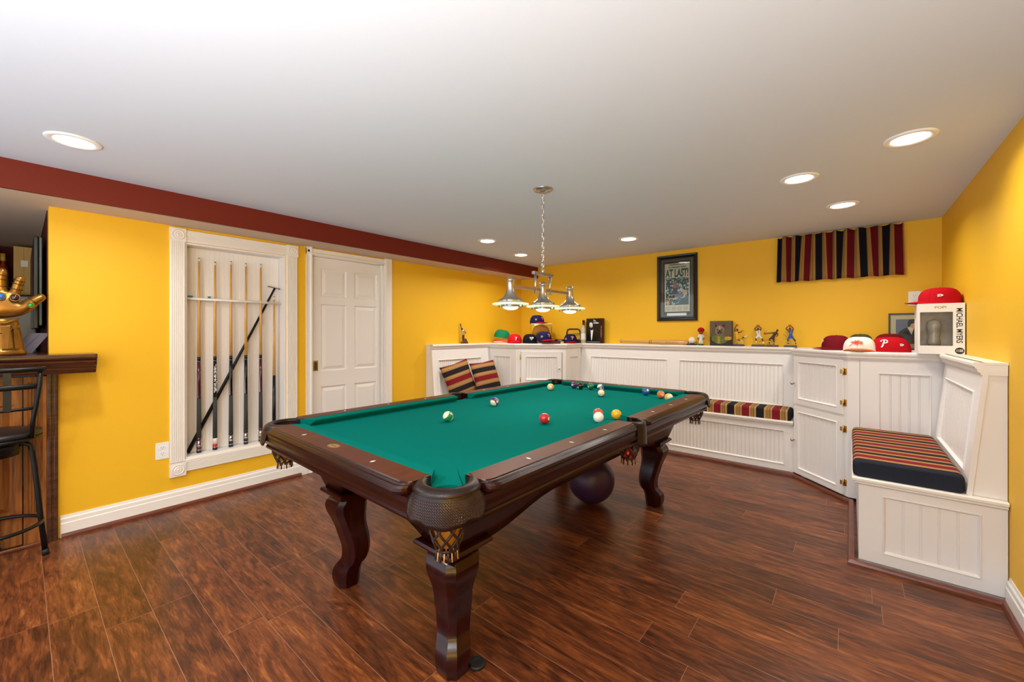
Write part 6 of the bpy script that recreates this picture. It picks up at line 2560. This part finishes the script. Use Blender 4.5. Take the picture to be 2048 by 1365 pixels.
# television on the bar's side wall
t = thing('wall_television', 'flat black television seen edge-on on the bar side wall', 'television', (-4.75, 0.104, 1.60))
b = MB()
b.box((-0.62, -0.046, -0.30), (0.70, -0.024, 0.30), 'tv_black')
b.build('screen', t, bevel=0.006)
b = MB()
b.box((-0.60, -0.0235, -0.28), (0.80, -0.012, 0.28), 'tv_edge')
b.build('back_shell', t, bevel=0.004)
b = MB()
b.box((-0.1, -0.0115, -0.1), (0.1, 0.003, 0.1), 'black_metal')
b.build('wall_bracket', t)
# bar back: cupboard, fridge, bottles
t = thing('wall_cupboard', 'pale maple two-door wall cupboard behind the bar', 'cupboard', (-5.855, 0.025, 1.60))
b = MB(); b.box((0, -0.058, 0), (0.30, 0.058, 0.42), 'cabinet_maple'); b.build('carcass', t)
for s in (0, 1):
    b = MB(); b.box((0.301, -0.058 + s * .0585, 0.002), (0.318, -0.0005 + s * .0585, 0.418), 'cabinet_maple'); b.build('door', t, bevel=.001)
b = MB(); b.box((0.3185, -0.018, 0.245), (0.320, 0.022, 0.300), 'paper_white')
tg = b.build('note_card', loc=(-5.855, 0.025, 1.60)); tag(tg, 'small white card stuck on the maple cupboard door', 'card')
t = thing('refrigerator', 'grey steel refrigerator behind the bar below the cupboard', 'refrigerator', (-5.50, -0.10, 0))
b = MB(); b.box((-0.33, -0.36, 0.01), (0.28, 0.19, 1.575), 'steel_fridge'); b.build('body', t, bevel=.01)
b = MB(); b.box((0.285, -0.36, 0.02), (0.325, 0.19, 1.572), 'steel_fridge'); b.build('door', t, bevel=.01)
# shelf with liquor bottles
b = MB(); b.box((-5.855, -0.9, 1.585), (-5.62, -0.075, 1.60), 'oak_bar_top')
sh_ = b.build('bottle_shelf'); tag(sh_, 'dark wooden shelf holding the liquor bottles behind the bar', 'shelf')
def bottle(y, x, body, capm, h, r, label):
    t = thing('liquor_bottle', label, 'bottle', (x, y, 1.6005), 0, 'liquor bottles behind the bar')
    b = MB()
    b.lathe([(.001, .001), (r, 0), (r * 1.03, .01), (r, h * .55), (r * .9, h * .62), (r * .40, h * .75), (r * .38, h * .82)], body, seg=20, cap=False)
    b.build('body', t)
    b = MB()
    b.lathe([(r * .42, h * .82), (r * .50, h * .825), (r * .50, h), (.001, h)], capm, seg=16, cap=False)
    b.build('stopper', t)
    return t


bottle(-0.128, -5.72, 'dark_glass', 'orange_cap', 0.40, .036, 'dark bottle with orange stopper, tallest behind the glove')
bottle(-0.092, -5.67, 'whiskey', 'yellow_cap', 0.36, .030, 'reddish whiskey bottle with yellow neck beside the maple cupboard')
bottle(-0.205, -5.70, 'whiskey', 'orange_cap', 0.30, .034, 'amber bottle with orange stopper at the picture edge')

# bar stool
sx_, sy_ = -3.572, -0.10
st = thing('bar_stool', 'black metal bar stool with round seat and slatted back at the left edge', 'stool', (sx_, sy_, 0), math.radians(85))
b = MB()
b.lathe([(.001, .735), (.16, .735), (.183, .728), (.187, .715), (.180, .702), (.001, .700)], 'black_vinyl', seg=40)
b.build('seat', st)
b = MB()
b.tube([(.176 * math.cos(2 * PI * k / 40), .176 * math.sin(2 * PI * k / 40), .692) for k in range(40)], .011, 'black_metal', seg=8, closed=True)
b.lathe([(.10, .60), (.11, .68)], 'black_metal', seg=20)
b.build('seat_frame', st)
for k in range(4):
    a = k * PI / 2
    ca, sa = math.cos(a), math.sin(a)
    b = MB()
    pts = [(.06, .655), (.12, .655), (.140, .640), (.148, .600), (.158, .50), (.176, .25), (.196, .012)]
    b.tube([(r * ca, r * sa, z) for r, z in pts], .0125, 'black_metal', seg=10)
    lg = b.build('leg', st)
    b = MB()
    b.tube([(.194 * ca, .194 * sa, .035), (.198 * ca, .198 * sa, .002)], .0155, 'rubber', seg=10)
    b.build('foot_cap', lg)
b = MB()
b.tube([(.184 * math.cos(2 * PI * k / 40), .184 * math.sin(2 * PI * k / 40), .205) for k in range(40)], .010, 'black_metal', seg=8, closed=True)
b.build('foot_ring', st)
# backrest is on the room side (local -y)
for s in (-1, 1):
    b = MB()
    b.tube([(s * .155, -.115, .700), (s * .160, -.135, .80), (s * .175, -.165, .90), (s * .185, -.160, 1.00), (s * .185, -.150, 1.075)], .0105, 'black_metal', seg=8)
    b.build('back_post', st)
b = MB()
def arcb(z, r, w_, hw=.185):
    return [(hw * math.sin(t / 8 * 1.0) / math.sin(1.0), -.150 - .045 * (math.cos(t / 8) - math.cos(1.0)) / (1 - math.cos(1.0)) + 0.0, z) for t in range(-8, 9)]
b.tube(arcb(1.078, 0, 0, .205), .013, 'black_metal', seg=8)
b.build('top_rail', st)
b = MB(); b.tube(arcb(.985, 0, 0, .180), .009, 'black_metal', seg=8, flat=1.6); b.build('back_crossbar', st)
b = MB(); b.tube([(p[0], p[1] + .01, p[2]) for p in arcb(.865, 0, 0, .168)], .008, 'black_metal', seg=8); b.build('back_crossbar', st)
for x in (-.075, .075):
    b = MB()
    yy = -.150 - .040 * (1 - (x / .185) ** 2)
    b.box((x - .014, yy - .004, .862), (x + .014, yy + .004, 1.078), 'black_metal')
    b.build('back_slat', st)
